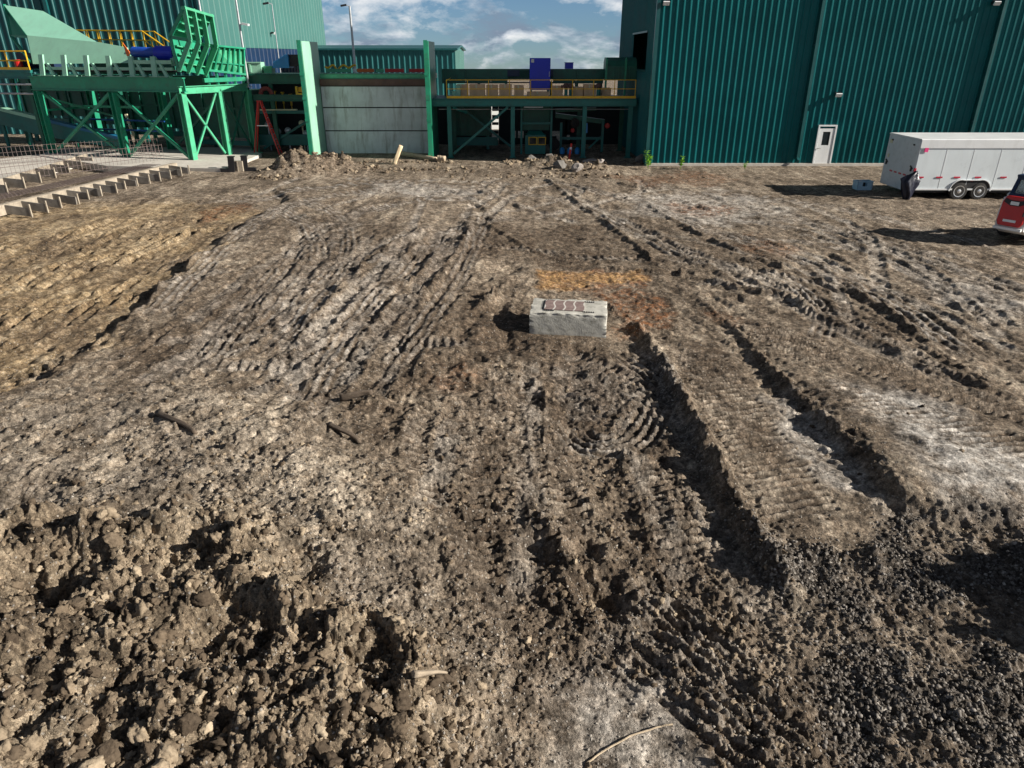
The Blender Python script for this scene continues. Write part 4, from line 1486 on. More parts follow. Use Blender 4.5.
for xx in (-3.95, 0.05, 4.57, 7.45):
    for yy in (DY + .12, 50.8):
        m = MB()
        m.ibeam((xx, yy, .05), (xx, yy, DZ - .47), .26, .24, up=(0, 1, 0))
        m.box((xx, yy, .025), (.42, .42, .05))
        m.build('column', M_DECK if yy < 49 else M_DKGREEN, dk)
for p_, q_ in (((-3.75, DY + .1, .25), (-.25, DY + .1, DZ - .5)), ((-3.75, 50.7, DZ - .5), (-.1, 50.7, .3)), ((-3.75, DY + .14, DZ - .52), (-2.9, DY + .9, DZ - .9))):
    m = MB()
    m.bar(p_, q_, .14, .14)
    m.build('brace', M_DECK, dk)
m = MB()
for zz in (DZ + 1.06, DZ + .55):
    m.tube((DXa + .95, DY + .02, zz), (DXb - .1, DY + .02, zz), .025, n=6)
n_ = 9
for i in range(n_ + 1):
    xx = DXa + .95 + i * (DXb - .1 - DXa - .95) / n_
    m.tube((xx, DY + .02, DZ + .01), (xx, DY + .02, DZ + 1.06), .026, n=6)
m.box(((DXa + DXb) / 2 + .45, DY - .02, DZ + .075), (DXb - DXa - 1.0, .02, .14))
m.tube((DXa + .95, DY + .02, DZ + 1.06), (DXa + .95, 50.5, DZ + 1.06), .025, n=6)
m.build('guardrail', M_YELLOW, dk)
m = MB()
m.box((1.35, DY + .35, DZ - .52), (1.2, .22, .06))
m.build('lamp_cover', M_LIGHTBAR, dk)
m = MB()
m.tube((DXa + .4, DY + .25, DZ - .64), (DXb - .2, DY + .25, DZ - .64), .022, n=6)
m.build('cable_pipe', M_GALV, dk)

# sorting conveyor on the deck: a long green trough
sc_ = thing('conveyor', 'long dark green trough conveyor on the platform behind the cardboard boxes', 'conveyor', (1, 50.3, DZ))
m = MB()
za, zb = 4.30, 5.15
for xa, xb in ((-4.6, -3.05), (-3.03, -1.4), (-1.38, -.3), (2.7, 4.2), (4.22, 6.0)):
    m.box(((xa + xb) / 2, 50.2, (za + zb) / 2), (xb - xa, .08, zb - za))
    m.box((xa + .05, 50.13, (za + zb) / 2), (.09, .06, zb - za))
m.box((.7, 50.25, 5.13), (10.6, .16, .10))
m.box((.7, 51.2, (za + zb) / 2 + .1), (10.6, .08, zb - za - .25))
m.build('side_wall', M_DKGREEN, sc_)
for xx, ww in ((.1, .8), (2.55, .5)):
    m = MB()
    m.box((xx, 50.18, 4.92), (ww, .1, .38))
    m.build('side_cover', M_NAVY, sc_)
m = MB()
for xx in (-4.4, -2.2, -.4, 2.6, 4.3, 5.9):
    for yy in (50.3, 51.2):
        m = MB()
        m.bar((xx, yy, DZ + .002), (xx, yy, za + .1), .14, .14)
        m.build('leg', M_DKGREEN, sc_)
m = MB()
m.box((.7, 50.72, 4.34), (10.4, .86, .05))
m.build('belt', M_RUBBER, sc_)

# blue cabinet and small blue box
cb = thing('cabinet', 'tall bright blue cabinet standing behind the platform guardrail', 'cabinet', (1.83, 48.9, DZ))
pa, pb = at(530, 58, 48.6), at(550, 90, 48.6)
m = MB()
m.box(((pa.x + pb.x) / 2, 49.15, (pa.z + pb.z) / 2), (pb.x - pa.x, 1.1, pa.z - pb.z))
m.build('body', M_BLUE, cb, bevel=.02)
m = MB()
for xx in (pa.x + .1, pb.x - .1):
    for yy in (48.7, 49.6):
        m = MB()
        m.bar((xx, yy, DZ + .002), (xx, yy, pb.z), .1, .1)
        m.build('leg', M_DECK, cb)
m = MB()
m.box((pa.x + .17, 48.59, pa.z - .16), (.18, .02, .2))
m.build('label_plate', M_GALV, cb)
m = MB()
m.box((pb.x - .07, 48.585, (pa.z + pb.z) / 2), (.03, .03, .3))
m.build('handle', M_GALV, cb)
pa, pb = at(565, 67.5, 50.5), at(573, 73, 50.5)
m = MB()
m.box(((pa.x + pb.x) / 2, 50.7, 5.36), (pb.x - pa.x, .5, .36))
m.box(((pa.x + pb.x) / 2, 50.7, 5.55), (pb.x - pa.x + .06, .56, .03))
tag(m.build('motor_box', M_BLUE, None), 'small dark blue box on the rim of the green trough conveyor', 'box')

# hood where the conveyor enters the right warehouse
hd = thing('conveyor_hood', 'green rounded hood where the conveyor enters the dark opening of the right warehouse', 'hood', (7, 49.5, 5))
m = MB()
prof = [(6.02, 48.7, 4.55), (6.02, 48.7, 5.35), (6.02, 48.85, 5.68), (6.02, 49.3, 5.86), (6.02, 50.2, 5.86), (6.02, 50.6, 5.6), (6.02, 50.6, 4.55)]
m.prism(prof, (1.9, 0, 0))
m.build('shell', M_DKGREEN, hd)
m = MB()
for xx in (5.98, 7.2):
    m = MB()
    m.bar((xx, 48.62, DZ + .002), (xx, 48.62, 5.75), .12, .10)
    m.tube((xx, 48.6, 5.74), (xx, 48.6, 5.86), .06, .03, 8)
    m.build('post', M_GREEN, hd)
m = MB()
for i in range(4):
    xx = 6.5 + i * .33
    m.box((xx, 48.67, 4.95), (.05, .05, .7))
m.build('rib', M_DKGREEN, hd)

# boxes and bales of cardboard along the deck
bx = [(456, 468, 84.5, .0), (469, 485, 84.5, .5), (486, 498, 85, .2), (499, 512, 84.5, .4), (514, 524, 85.5, .1), (527, 549, 92, .6), (552, 563, 86, .0), (571, 583, 87, .4), (584, 596, 84.5, .3), (602, 611, 88, .2)]
blab = ['brown carton nearest the left end of the platform guardrail', 'wide brown carton, second from the left end of the platform', 'brown carton third from the left end of the platform',
        'brown carton fourth from the left end of the platform', 'small brown carton left of the tall blue cabinet', 'low wide carton under the tall blue cabinet',
        'brown carton right of the tall blue cabinet', 'brown carton with a pale top beside the pair of teal pumps', 'tall smooth brown carton near the teal pump post',
        'small brown carton furthest right, in front of the green hood']
for (a, bb, yt, sh), lab in zip(bx, blab):
    pa, pb = at(a, yt, 48.1), at(bb, 96.5, 48.1)
    t = thing('carton', lab, 'carton', ((pa.x + pb.x) / 2, 48.5, DZ), 'brown cartons along the platform')
    h = pa.z - DZ - .004
    m = MB()
    m.box(((pa.x + pb.x) / 2, 48.5, DZ + .004 + h / 2), (pb.x - pa.x - .03, .8, h))
    m.build('carton_body', M_CARD, t, bevel=.015)
    m = MB()
    m.box(((pa.x + pb.x) / 2 - .04, 48.5, DZ + .008 + h), (.08, .804, .006))
    m.box(((pa.x + pb.x) / 2 - .04, 48.096, DZ + h * .86), (.08, .006, h * .28))
    m.build('tape', M_CREAM, t)
for a, bb, lab in ((564.5, 567.5, 'teal pump post on the platform, left of the pair'), (569, 571.5, 'teal pump post on the platform, right of the pair'), (596.5, 600.5, 'stout teal pump post with a dark head before the green hood')):
    pa, pb = at(a, 86, 47.9), at(bb, 97, 47.9)
    t = thing('pump', lab, 'pump', ((pa.x + pb.x) / 2, 47.9, DZ), 'teal pump posts on the platform')
    m = MB()
    m.tube(((pa.x + pb.x) / 2, 47.9, DZ + .002), ((pa.x + pb.x) / 2, 47.9, pa.z - .12), (pb.x - pa.x) / 2, n=12)
    m.build('body', M_DECK, t, smooth=False)
    m = MB()
    c_ = ((pa.x + pb.x) / 2, 47.9, pa.z - .12)
    m.lathe(c_, (0, 0, 1), [(.17, 0), (.2, .1), (.18, .22), (.1, .28)], 14)
    m.tube((c_[0] - .32, 47.9, c_[2] + .1), (c_[0], 47.9, c_[2] + .1), .09, n=10)
    m.build('motor', M_RUSTY, t)
pa = at(458, 86, 47.6)
m = MB()
m.box((pa.x, 47.75, DZ + .35), (.26, .3, .69))
m.box((pa.x, 47.75, DZ + .71), (.3, .34, .04))
m.box((pa.x - .27, 47.75, DZ + .2), (.22, .3, .39))
tag(m.build('drum_bin', M_PALE, None), 'pale mint bin with a small lower one at the left end of the platform', 'bin')

# ------------------------------------------------------------------ machines under the deck
bw = thing('hopper', 'big dark green plate hopper body standing under the left half of the platform', 'hopper', (-2.4, 51.5, 0))
m = MB()
m.prism([(-4.3, 51.6, .9), (-1.5, 51.6, .9), (-1.5, 51.6, 3.1), (-4.3, 51.6, 3.1)], (0, 1.6, 0))
m.build('body', M_DKGREEN, bw)
m = MB()
for xx in (-4.2, -3.6, -3.1, -2.6, -2.1, -1.6):
    m.box((xx, 51.55, 2.0), (.09, .1, 2.15))
m.build('rib', M_DKGREEN, bw)
m = MB()
m.box((-2.6, 51.5, .55), (3.2, .25, .55))
for xx in (-4.1, -1.7):
    m.box((xx, 51.9, .45), (.2, .6, .9))
m.build('skid', M_DECK, bw)

br = thing('baler', 'dark green baling press with a yellow framed double window under the platform', 'machine', (1.5, 49.2, 0))
m = MB()
m.prism([(.75, 49.6, 1.45), (2.5, 49.6, 1.45), (2.5, 49.6, 2.95), (.75, 49.6, 2.95)], (0, 1.4, 0))
m.build('hopper', M_DKGREEN, br)
m = MB()
m.box((1.55, 49.35, .62), (1.35, 1.0, 1.2))
m.prism([(.95, 48.86, 1.22), (2.15, 48.86, 1.22), (1.95, 49.2, 1.44), (1.1, 49.2, 1.44)], (0, .5, 0))
m.build('base', M_DECK, br)
m = MB()
for xx in (.62, 2.58):
    m.bar((xx, 48.8, .02), (xx, 48.8, 3.0), .13, .13)
m.bar((.62, 48.8, 1.95), (2.58, 48.8, 1.95), .1, .12)
m.build('frame_post', M_DECK, br)
m = MB()
for xa in (1.12, 1.72):
    for (c_, s_) in (((xa + .25, 48.80, .62), (.56, .04, .05)), ((xa + .25, 48.80, 1.08), (.56, .04, .05)), ((xa, 48.80, .85), (.05, .04, .41)), ((xa + .5, 48.80, .85), (.05, .04, .41))):
        m.box(c_, s_)
m.build('window_frame', M_YELLOW, br)
m = MB()
for xa in (1.12, 1.72):
    m.box((xa + .25, 48.835, .85), (.44, .02, .40))
m.build('window_pane', M_GLASS, br)

mc = thing('conveyor', 'dark inclined feed conveyor with black wheels under the right part of the platform', 'conveyor', (4, 50, 0))
m = MB()
m.bar((2.9, 50.1, 2.35), (6.2, 50.1, 1.95), .5, .28)
m.bar((2.9, 50.0, 2.65), (5.6, 50.0, 2.75), .3, .2)
m.build('frame', M_DKGREEN, mc)
m = MB()
for xx, zz in ((3.3, 1.9), (4.9, 1.8), (6.1, 2.0)):
    m.bar((xx, 49.9, .02), (xx, 49.9, zz), .16, .16)
m.bar((3.4, 49.9, .9), (6.0, 49.9, .9), .12, .16)
m.bar((5.2, 49.9, .25), (6.0, 49.9, 1.0), .1, .1)
m.build('leg', M_DECK, mc)
for xx, zz, rr in ((2.85, .55, .38), (4.2, 1.9, .3)):
    m = MB()
    m.lathe((xx, 49.6, zz), (0, 1, 0), [(rr * .6, 0), (rr, .02), (rr, .2), (rr * .6, .22)], 20)
    m.build('wheel', M_RUBBER, mc)
m = MB()
m.lathe((4.05, 49.4, 1.45), (0, 1, 0), [(.12, 0), (.15, .05), (.12, .12)], 14)
m.build('warning_lamp', M_RED, mc)
m = MB()
m.lathe((6.35, 49.4, 1.75), (0, 1, 0), [(.14, 0), (.18, .05), (.14, .12)], 14)
m.build('warning_lamp', M_RED, mc)
m = MB()
m.box((4.95, 49.5, 1.6), (.16, .2, .6))
m.build('control_box', M_LBLUE, mc)
for i, (xx, zz) in enumerate(((3.35, .25), (3.85, .27), (5.05 - .7, .3))):
    m = MB()
    m.lathe((xx, 48.9, .02), (0, 0, 1), [(.14, 0), (.16, .05), (.16, .3), (.1, .38), (.05, .42)], 12)
    tag(m.build('jerry_can', M_LBLUE, None), ['pale blue can on the floor under the platform, leftmost of three', 'pale blue can on the floor under the platform, middle of three', 'pale blue can on the floor under the platform, rightmost of three'][i], 'can', 'pale blue cans under the platform')

# back sheet wall under the deck, with gaps where daylight comes through
bk = thing('sheet_wall', 'black green sheet wall behind the platform with ragged daylight gaps', 'wall', (2, 54.5, 0))
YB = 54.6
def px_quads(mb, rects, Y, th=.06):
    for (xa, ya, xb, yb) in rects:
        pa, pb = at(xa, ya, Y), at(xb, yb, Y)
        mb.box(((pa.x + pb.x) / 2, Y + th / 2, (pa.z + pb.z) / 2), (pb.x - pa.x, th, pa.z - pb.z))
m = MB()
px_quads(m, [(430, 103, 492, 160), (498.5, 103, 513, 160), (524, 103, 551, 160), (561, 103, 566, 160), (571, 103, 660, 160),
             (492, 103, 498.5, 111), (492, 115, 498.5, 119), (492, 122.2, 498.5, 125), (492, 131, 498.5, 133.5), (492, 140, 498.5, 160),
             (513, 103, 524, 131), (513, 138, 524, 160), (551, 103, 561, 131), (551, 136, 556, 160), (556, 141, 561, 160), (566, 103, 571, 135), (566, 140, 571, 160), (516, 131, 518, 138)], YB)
m.build('sheet', painted('shade_dark_sheet', (.006, .016, .018), .6), bk)  # near-black: the shade under the deck put into the sheet's colour

# ================================================================== green receiving hopper line on legs (left)
O = G(193, 163)
PHI = radians(17.0)
UL = Vector((-cos(PHI), sin(PHI), 0))       # along the line, to the left
VB = Vector((sin(PHI), cos(PHI), 0))        # to the rear
UP = Vector((0, 0, 1))
RL = Matrix((UL, VB, UP)).transposed()


def LP(u, v, z):
    return O + UL * u + VB * v + UP * z


def onv(px_, py_, v):
    """point seen at a pixel on the upright plane v behind the front legs; gives (u, v, z)"""
    d = ray(px_, py_)
    p0 = LP(0, v, 0)
    t = (VB.x * p0.x + VB.y * p0.y) / (VB.x * d.x + VB.y * d.y)
    wv = Vector((d.x * t, d.y * t, CAM_H + d.z * t))
    return Vector(((wv - O).dot(UL), v, wv.z))


def onu(px_, py_, u):
    d = ray(px_, py_)
    p0 = LP(u, 0, 0)
    t = (UL.x * p0.x + UL.y * p0.y) / (UL.x * d.x + UL.y * d.y)
    wv = Vector((d.x * t, d.y * t, CAM_H + d.z * t))
    return Vector((u, (wv - O).dot(VB), wv.z))


def LV(q):
    return LP(q[0], q[1], q[2])


hl = thing('receiving_hopper', 'green steel feed hopper on braced legs with pale flared plates at the left', 'hopper', LP(5, 2, 0))
# main beams
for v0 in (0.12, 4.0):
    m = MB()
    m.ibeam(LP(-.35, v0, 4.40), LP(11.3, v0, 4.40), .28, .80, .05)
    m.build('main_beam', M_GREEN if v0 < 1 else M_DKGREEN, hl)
m = MB()
m.ibeam(LP(-.05, -.1, 4.12), LP(-.9, 5.2, 4.12), .24, .42, .04)
m.build('end_beam', M_BRIGHT, hl)
for u0 in (4.8, 10.6):
    m = MB()
    m.ibeam(LP(u0, .3, 4.3), LP(u0, 3.8, 4.3), .2, .4, .03)
    m.build('cross_beam', M_DKGREEN, hl)
# legs, front row, end row and rear row
feet = [(0.0, 0.0), (5.05, 0.0), (10.95, 0.0), (-.45, 2.75), (-.9, 5.0), (5.05, 4.0), (10.95, 4.0)]
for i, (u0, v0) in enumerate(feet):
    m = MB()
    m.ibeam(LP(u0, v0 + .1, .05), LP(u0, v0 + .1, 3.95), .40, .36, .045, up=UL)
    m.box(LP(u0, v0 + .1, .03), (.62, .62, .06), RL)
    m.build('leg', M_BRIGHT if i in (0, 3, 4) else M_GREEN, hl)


def brace(p, q, w=.15, mat=None):
    m = MB()
    m.bar(p, q, w, w)
    m.build('brace', mat or M_GREEN, hl)


brace(LP(.2, .08, 3.9), LP(4.85, .08, .2))
brace(LP(4.85, .18, 3.9), LP(.2, .18, .2))
brace(LP(5.25, .08, 3.9), LP(10.7, .08, .25))
brace(LP(10.7, .18, 3.9), LP(5.25, .18, .25))
brace(LP(-.05, .25, 3.85), LP(-.42, 2.6, .3), .11, M_BRIGHT)
brace(LP(-.42, 2.6, 3.85), LP(-.05, .25, .3), .11, M_BRIGHT)
brace(LP(-.5, 3.0, 3.85), LP(-.88, 4.9, .3), .1, M_DKGREEN)
brace(LP(-.88, 4.9, 3.85), LP(-.5, 3.0, .3), .1, M_DKGREEN)
brace(LP(.2, 4.1, 3.9), LP(4.85, 4.1, .2), .15, M_DKGREEN)
brace(LP(10.9, .4, 3.6), LP(8.6, 3.9, 2.1), .12)
m = MB()
m.bar(LP(5.2, 2.2, 2.95), LP(10.8, 2.2, 2.95), .12, .14)
m.bar(LP(10.8, .3, 2.8), LP(10.8, 3.9, 2.8), .12, .12)
m.build('tie_beam', M_GREEN, hl)

# pale plates of the hopper: upright side and the flared plate above it
VF = 0.55
LEAN = tan(radians(40))


def onlean(px_, py_, v0_, z0_, ln):
    d = ray(px_, py_)
    n_ = VB - UP * ln
    p0 = LP(0, v0_, z0_)
    t = n_.dot(p0 - Vector((0, 0, CAM_H))) / n_.dot(d)
    wv_ = Vector((0, 0, CAM_H)) + d * t
    return Vector(((wv_ - O).dot(UL), (wv_ - O).dot(VB), wv_.z))


lo = [onlean(*q, VF, 5.4, LEAN) for q in ((27, 35.3), (97, 42), (127, 47.5), (131, 57), (129, 63), (33, 64))]
m = MB()
m.prism([LV(q) for q in lo], VB * .06)
m.build('side_plate', M_PALE, hl)
a0, a1 = lo[0], lo[1]
tilt = 2.3
b0 = onv(4, 5, a0.y + tilt)
# the fourth corner stays in the plane of the other three
nq = (LV(a1) - LV(a0)).cross(LV(b0) - LV(a0))
dq = ray(43, 11)
tq = nq.dot(LV(a0) - Vector((0, 0, CAM_H))) / nq.dot(dq)
wq = Vector((0, 0, CAM_H)) + dq * tq
b1 = Vector(((wq - O).dot(UL), (wq - O).dot(VB), wq.z))
nrm = (LV(a1) - LV(a0)).cross(LV(b0) - LV(a0)).normalized()
if nrm.y < 0:
    nrm = -nrm
m = MB()
m.prism([LV(a0), LV(a1), LV(b1), LV(b0)], nrm * .06)
m.build('flare_plate', painted('mint_flare_paint', (0.33, 0.70, 0.52), .5, 0, .06, .6, (.25, .4, .32), .25), hl)
# return side of the flare and its props
m = MB()
b0r = b0 + Vector((0, 2.4, 0))
a0r = a0 + Vector((0, 3.0, 0))
m.prism([LV(a0), LV(b0), LV(Vector((b0.x, b0.y, a0.z))), LV(Vector((a0.x, b0.y, a0.z - .3)))], UL * .05)
m.build('flare_web', M_GREEN, hl)
m = MB()
kq = onv(11, 36, a0.y + .8)
m.bar(LV(b0 + Vector((.05, .1, 0))), LV(kq), .16, .14)
m.bar(LV(kq), LV(onv(31, 62, VF + .3)), .16, .14)
m.bar(LV(kq), LV(a0 + Vector((0, .15, -.1))), .12, .14)
m.build('flare_prop', M_GREEN, hl)
# rear twin of the side plate closes the hopper
m = MB()
m.prism([LP(3.2, 3.7, 4.85), LP(10.4, 3.7, 4.85), LP(10.4, 3.7, 5.9), LP(3.2, 3.7, 5.6)], VB * .06)
m.build('rear_plate', M_DKGREEN, hl)
m = MB()
m.prism([LP(0.4, .62, 5.05), LP(10.4, .62, 5.05), LP(10.4, 3.6, 5.05), LP(.4, 3.6, 5.05)], UP * .08)
m.build('belt', M_RUBBER, hl)
# A-shaped brackets along the beam
for i in range(6):
    p_ = 37.5 + i * 22.4
    q0 = onv(p_ + 3, 54.5 + i * .4, .40)
    q1 = onv(p_ + 6.5, 74.3, .20)
    u1, u0 = q1.x, q0.x
    m = MB()
    m.prism([LP(u0 + .17, .36, q0.z), LP(u0 - .17, .36, q0.z), LP(u1 - .16, .06, 4.82), LP(u1 + .17, .06, 4.82)], VB * .12)
    m.prism([LP(u1 - .2, .3, 5.55), LP(u1 - .36, .3, 5.55), LP(u1 - .86, .2, 4.82), LP(u1 - .62, .2, 4.82)], VB * .12)
    m.box(LP(u1 - .32, .2, 4.835), (1.3, .42, .03), RL)
    m.build('bracket', M_PALE, hl)
m = MB()
m.bar(LP(.5, .40, 5.62), LP(3.3, .40, 5.62), .16, .2)
m.bar(LP(.5, .36, 5.25), LP(10.4, .36, 5.25), .1, .16)
m.build('rub_rail', M_PALE, hl)

# ribbed end of the hopper: kinked ribs one behind the other on a folded plate
ribs = []
def rib_at(v, du):
    # profile in u (left positive) and z : foot, outer knee, top, inner knee
    return [(0.15 + du, 5.05), (-1.25 + du, 6.72), (-1.02 + du, 8.35), (-.90 + du, 8.38), (-1.10 + du, 6.70), (.30 + du, 5.05)]
# measured from the photograph at the first rib: top (184,8) outer knee (190,40) foot (180,70) left knee (170,37)
f_top, f_out, f_bot, f_in = onv(184, 8, .1), onv(190, 40, .1), onv(179, 70, .1), onv(170, 37, .1)
STEP_V, FALL = .73, .10
vR = .1 + 3 * STEP_V
def fall(q, v):
    return Vector((q.x, v, q.z - FALL * (v - .1) / STEP_V))
for i in range(4):
    v = .1 + i * STEP_V
    T = [fall(q, v) for q in (f_top, f_out, f_bot)]
    m = MB()
    for a_, b_ in ((T[0], T[1]), (T[1], T[2])):
        m.bar(LV(a_), LV(b_), .09, .28, up=UL)
    for q in T:
        m.box(LV(q), (.2, .11, .2), RL)
    m.build('rib', M_BRIGHT, hl)
    if i in (0, 3):
        I = fall(f_in, v)
        m = MB()
        m.bar(LV(T[0]), LV(I), .09, .20, up=UL)
        m.bar(LV(I), LV(T[2]), .09, .20, up=UL)
        m.bar(LV(I), LV(T[1] + Vector((.1, 0, 0))), .09, .18, up=UP)
        m.build('end_frame', M_GREEN, hl)
v0, v1 = .15, vR
m = MB()
for (qa, qb) in ((f_top, f_in), (f_in, f_bot)):
    m.prism([LV(fall(qa, v0)), LV(fall(qa, v1)), LV(fall(qb, v1)), LV(fall(qb, v0))], UL * .05)
m.build('folded_plate', M_GREEN, hl)
m = MB()
for zt in (.25, .5, .75):
    for (qa, qb) in ((f_top, f_in), (f_in, f_bot)):
        q = qa * (1 - zt) + qb * zt
        m.bar(LV(fall(q, v0 + .08) + Vector((-.12, 0, 0))), LV(fall(q, v1 - .08) + Vector((-.12, 0, 0))), .20, .06)
m.build('stiffener', M_BRIGHT, hl)
m = MB()
m.bar(LV(fall(f_top, .02)), LV(fall(f_top, v1 + .08)), .30, .13)
m.build('top_rail', M_BRIGHT, hl)
# lower ribbed side wall continuing to the rear
VE = 5.3
s_tl, s_bl = onv(212, 45.5, vR + .05), onv(205, 70, vR + .05)
s_tr, s_br = onv(243, 48.5, VE), onv(244, 74.5, VE)
def sp(t, f_):
    """t along the wall 0..1, f_ up the wall 0..1"""
    lo_ = s_bl.lerp(s_br, t)
    hi_ = s_tl.lerp(s_tr, t)
    return LV(lo_.lerp(hi_, f_))
m = MB()
m.prism([sp(0, 0), sp(1, 0), sp(1, 1), sp(0, 1)], UL * .05)
m.build('side_wall', M_BRIGHT, hl)
m = MB()
for i in range(7):
    t = .02 + i * .16
    m.bar(sp(t, 0) - UL * .08, sp(t, 1) - UL * .08, .14, .12, up=VB)
m.bar(sp(0, 1) - UL * .1, sp(1, 1) - UL * .1, .2, .1)
m.bar(sp(0, .36) - UL * .06, sp(1, .36) - UL * .06, .12, .08)
m.bar(sp(0, 0) - UL * .1, sp(1, 0) - UL * .1, .2, .12)
m.build('wall_rib', M_GREEN, hl)
m = MB()
for i in range(5):
    q = s_bl.lerp(s_br, .04 + i * .23)
    m.bar(LP(q.x, q.y, 4.30), LP(q.x, q.y, q.z), .14, .14)
m.bar(LP(s_bl.x, s_bl.y - .3, 4.6), LP(s_br.x, s_br.y, 4.6), .2, .24)
m.build('under_frame', M_GREEN, hl)

# blue drive drums behind the brackets
dd = thing('drive_motor', 'blue cylindrical drive with a dark end lying behind the pale brackets', 'motor', LP(1.5, 1.2, 5.3))
pa, pb = onv(134, 52, 1.4), onv(158, 53, 1.4)
m = MB()
m.tube(LV(pa), LV(pb), .30, n=18)
m.build('drum', M_LBLUE.copy(), dd)
dd.children[0].data.materials[0] = painted('royal_blue_paint', (.01, .07, .42), .4)
pc = onv(176, 54, 1.4)
m = MB()
m.tube(LV(pb), LV(pc), .42, n=18)
m.build('gearbox', M_BLUE, dd)
m = MB()
for t_ in (0.0, .95):
    m.box(LV(pb.lerp(pc, t_) - Vector((0, 0, .4))), (.25, .7, .5), RL)
m.build('mount', M_PALE, dd)
m = MB()
q = onv(126.5, 52, .5)
m.prism([LV(q + Vector((.15, 0, .5))), LV(q + Vector((-.2, 0, .0))), LV(q + Vector((-.1, 0, -.3))), LV(q + Vector((.05, 0, -.2)))], VB * .05)
m.build('guard', M_ORANGE, dd)

# yellow walkway rails: behind the hopper, and on the landing at the far left
wk = thing('walkway', 'yellow railed walkway and stair behind the pale hopper', 'walkway', LP(3, 5.5, 0))
VW = 5.6
w0, w1, w2 = onv(74, 30, VW), onv(142, 31, VW), onv(168, 49, VW)
m = MB()
for dz in (0, -.55):
    m.tube(LV(w0 + Vector((0, 0, dz))), LV(w1 + Vector((0, 0, dz))), .04, n=6)
    m.tube(LV(w1 + Vector((0, 0, dz))), LV(w2 + Vector((0, 0, dz))), .04, n=6)
    m.tube(LV(w1 + Vector((0, 1.1, dz))), LV(w2 + Vector((0, 1.1, dz))), .04, n=6)
    m.tube(LV(w0 + Vector((0, 1.1, dz))), LV(w1 + Vector((0, 1.1, dz))), .04, n=6)
    m.tube(LV(w0 + Vector((0, 0, dz))), LV(w0 + Vector((0, 1.1, dz))), .04, n=6)
for i in range(7):
    q = w0.lerp(w1, i / 6)
    for dv in (0, 1.1):
        m.tube(LV(q + Vector((0, dv, 0))), LV(q + Vector((0, dv, -1.1))), .04, n=6)
for i in range(1, 4):
    q = w1.lerp(w2, i / 3)
    for dv in (0, 1.1):
        m.tube(LV(q + Vector((0, dv, 0))), LV(q + Vector((0, dv, -1.1))), .04, n=6)
m.build('guardrail', M_YELLOW, wk)
m = MB()
m.prism([LV(w0 + Vector((0, 0, -1.12))), LV(w1 + Vector((0, 0, -1.12))), LV(w1 + Vector((0, 1.1, -1.12))), LV(w0 + Vector((0, 1.1, -1.12)))], UP * -.12)
for i in range(9):
    q = w1.lerp(w2, (i + .5) / 9) + Vector((0, .55, -1.15))
    m.box(LV(q), (.28, 1.05, .04), RL)
m.build('tread', M_DECK, wk)
m = MB()
for u_ in (w0.x - .2, (w0.x + w1.x) / 2, w1.x + .1):
    m = MB()
    m.bar(LP(u_, VW + .5, 0), LP(u_, VW + .5, w0.z - 1.25), .2, .2)
    m.build('support', M_DKGREEN, wk)
m = MB()
m.bar(LV(w1 + Vector((0, .05, -1.25))), LV(w2 + Vector((0, .05, -1.25))), .06, .2)
m.bar(LV(w1 + Vector((0, 1.05, -1.25))), LV(w2 + Vector((0, 1.05, -1.25))), .06, .2)
m.build('stringer', M_DKGREEN, wk)

ld = thing('platform', 'teal landing with yellow guardrail at the far left edge beside the pale hopper', 'platform', LP(13, 1, 0))
VL = 0.4
c0, c1 = onv(26, 66, VL), onv(-40, 66, VL)
m = MB()
m.prism([LP(11.45, VL, 5.02), LP(20, VL, 5.02), LP(20, VL + 3, 5.02), LP(11.45, VL + 3, 5.02)], UP * .12)
m.build('deck_plate', M_DECK, ld)
m = MB()
m.ibeam(LP(11.45, VL + .05, 4.82), LP(20, VL + .05, 4.82), .2, .38, .03)
m.build('edge_beam', M_DECK, ld)
m = MB()
for zz in (6.22, 5.68):
    m.tube(LP(11.5, VL + .05, zz), LP(20, VL + .05, zz), .045, n=6)
for u_ in (11.5, 13.2, 15, 17, 19):
    m.tube(LP(u_, VL + .05, 5.15), LP(u_, VL + .05, 6.22), .045, n=6)
m.prism([LP(11.45, VL, 5.15), LP(20, VL, 5.15), LP(20, VL, 5.30), LP(11.45, VL, 5.30)], VB * .02)
m.build('guardrail', M_YELLOW, ld)
m = MB()
for u_ in (12.2, 16.5, 19.8):
    for v_ in (VL + .3, VL + 2.8):
        m = MB()
        m.bar(LP(u_, v_, 0), LP(u_, v_, 5.0), .2, .2)
        m.build('post', M_DKGREEN, ld)
m = MB()
for zz in (4.3, 3.75):
    m = MB()
    m.tube(LP(11.4, VL - .05, zz), LP(20, VL - .05, zz), .06, n=8)
    m.build('pipe', M_GALV, ld)
m = MB()
m.box(LP(12.6, VL + 2.0, 5.65), (3.0, .9, .95), RL)
m.box(LP(12.9, VL + 1.2, 5.45), (.9, .4, .55), RL)
tag(m.build('machine_cover', M_NAVY, None), 'navy machine cover on the landing behind the yellow guardrail', 'machine')
m = MB()
m.lathe(LP(13.05, VL + .7, 5.142), UP, [(.2, 0), (.24, .05), (.24, .5), (.18, .6)], 14)
tag(m.build('drum', M_RED, None), 'red drum on the far left landing behind the yellow guardrail', 'drum')

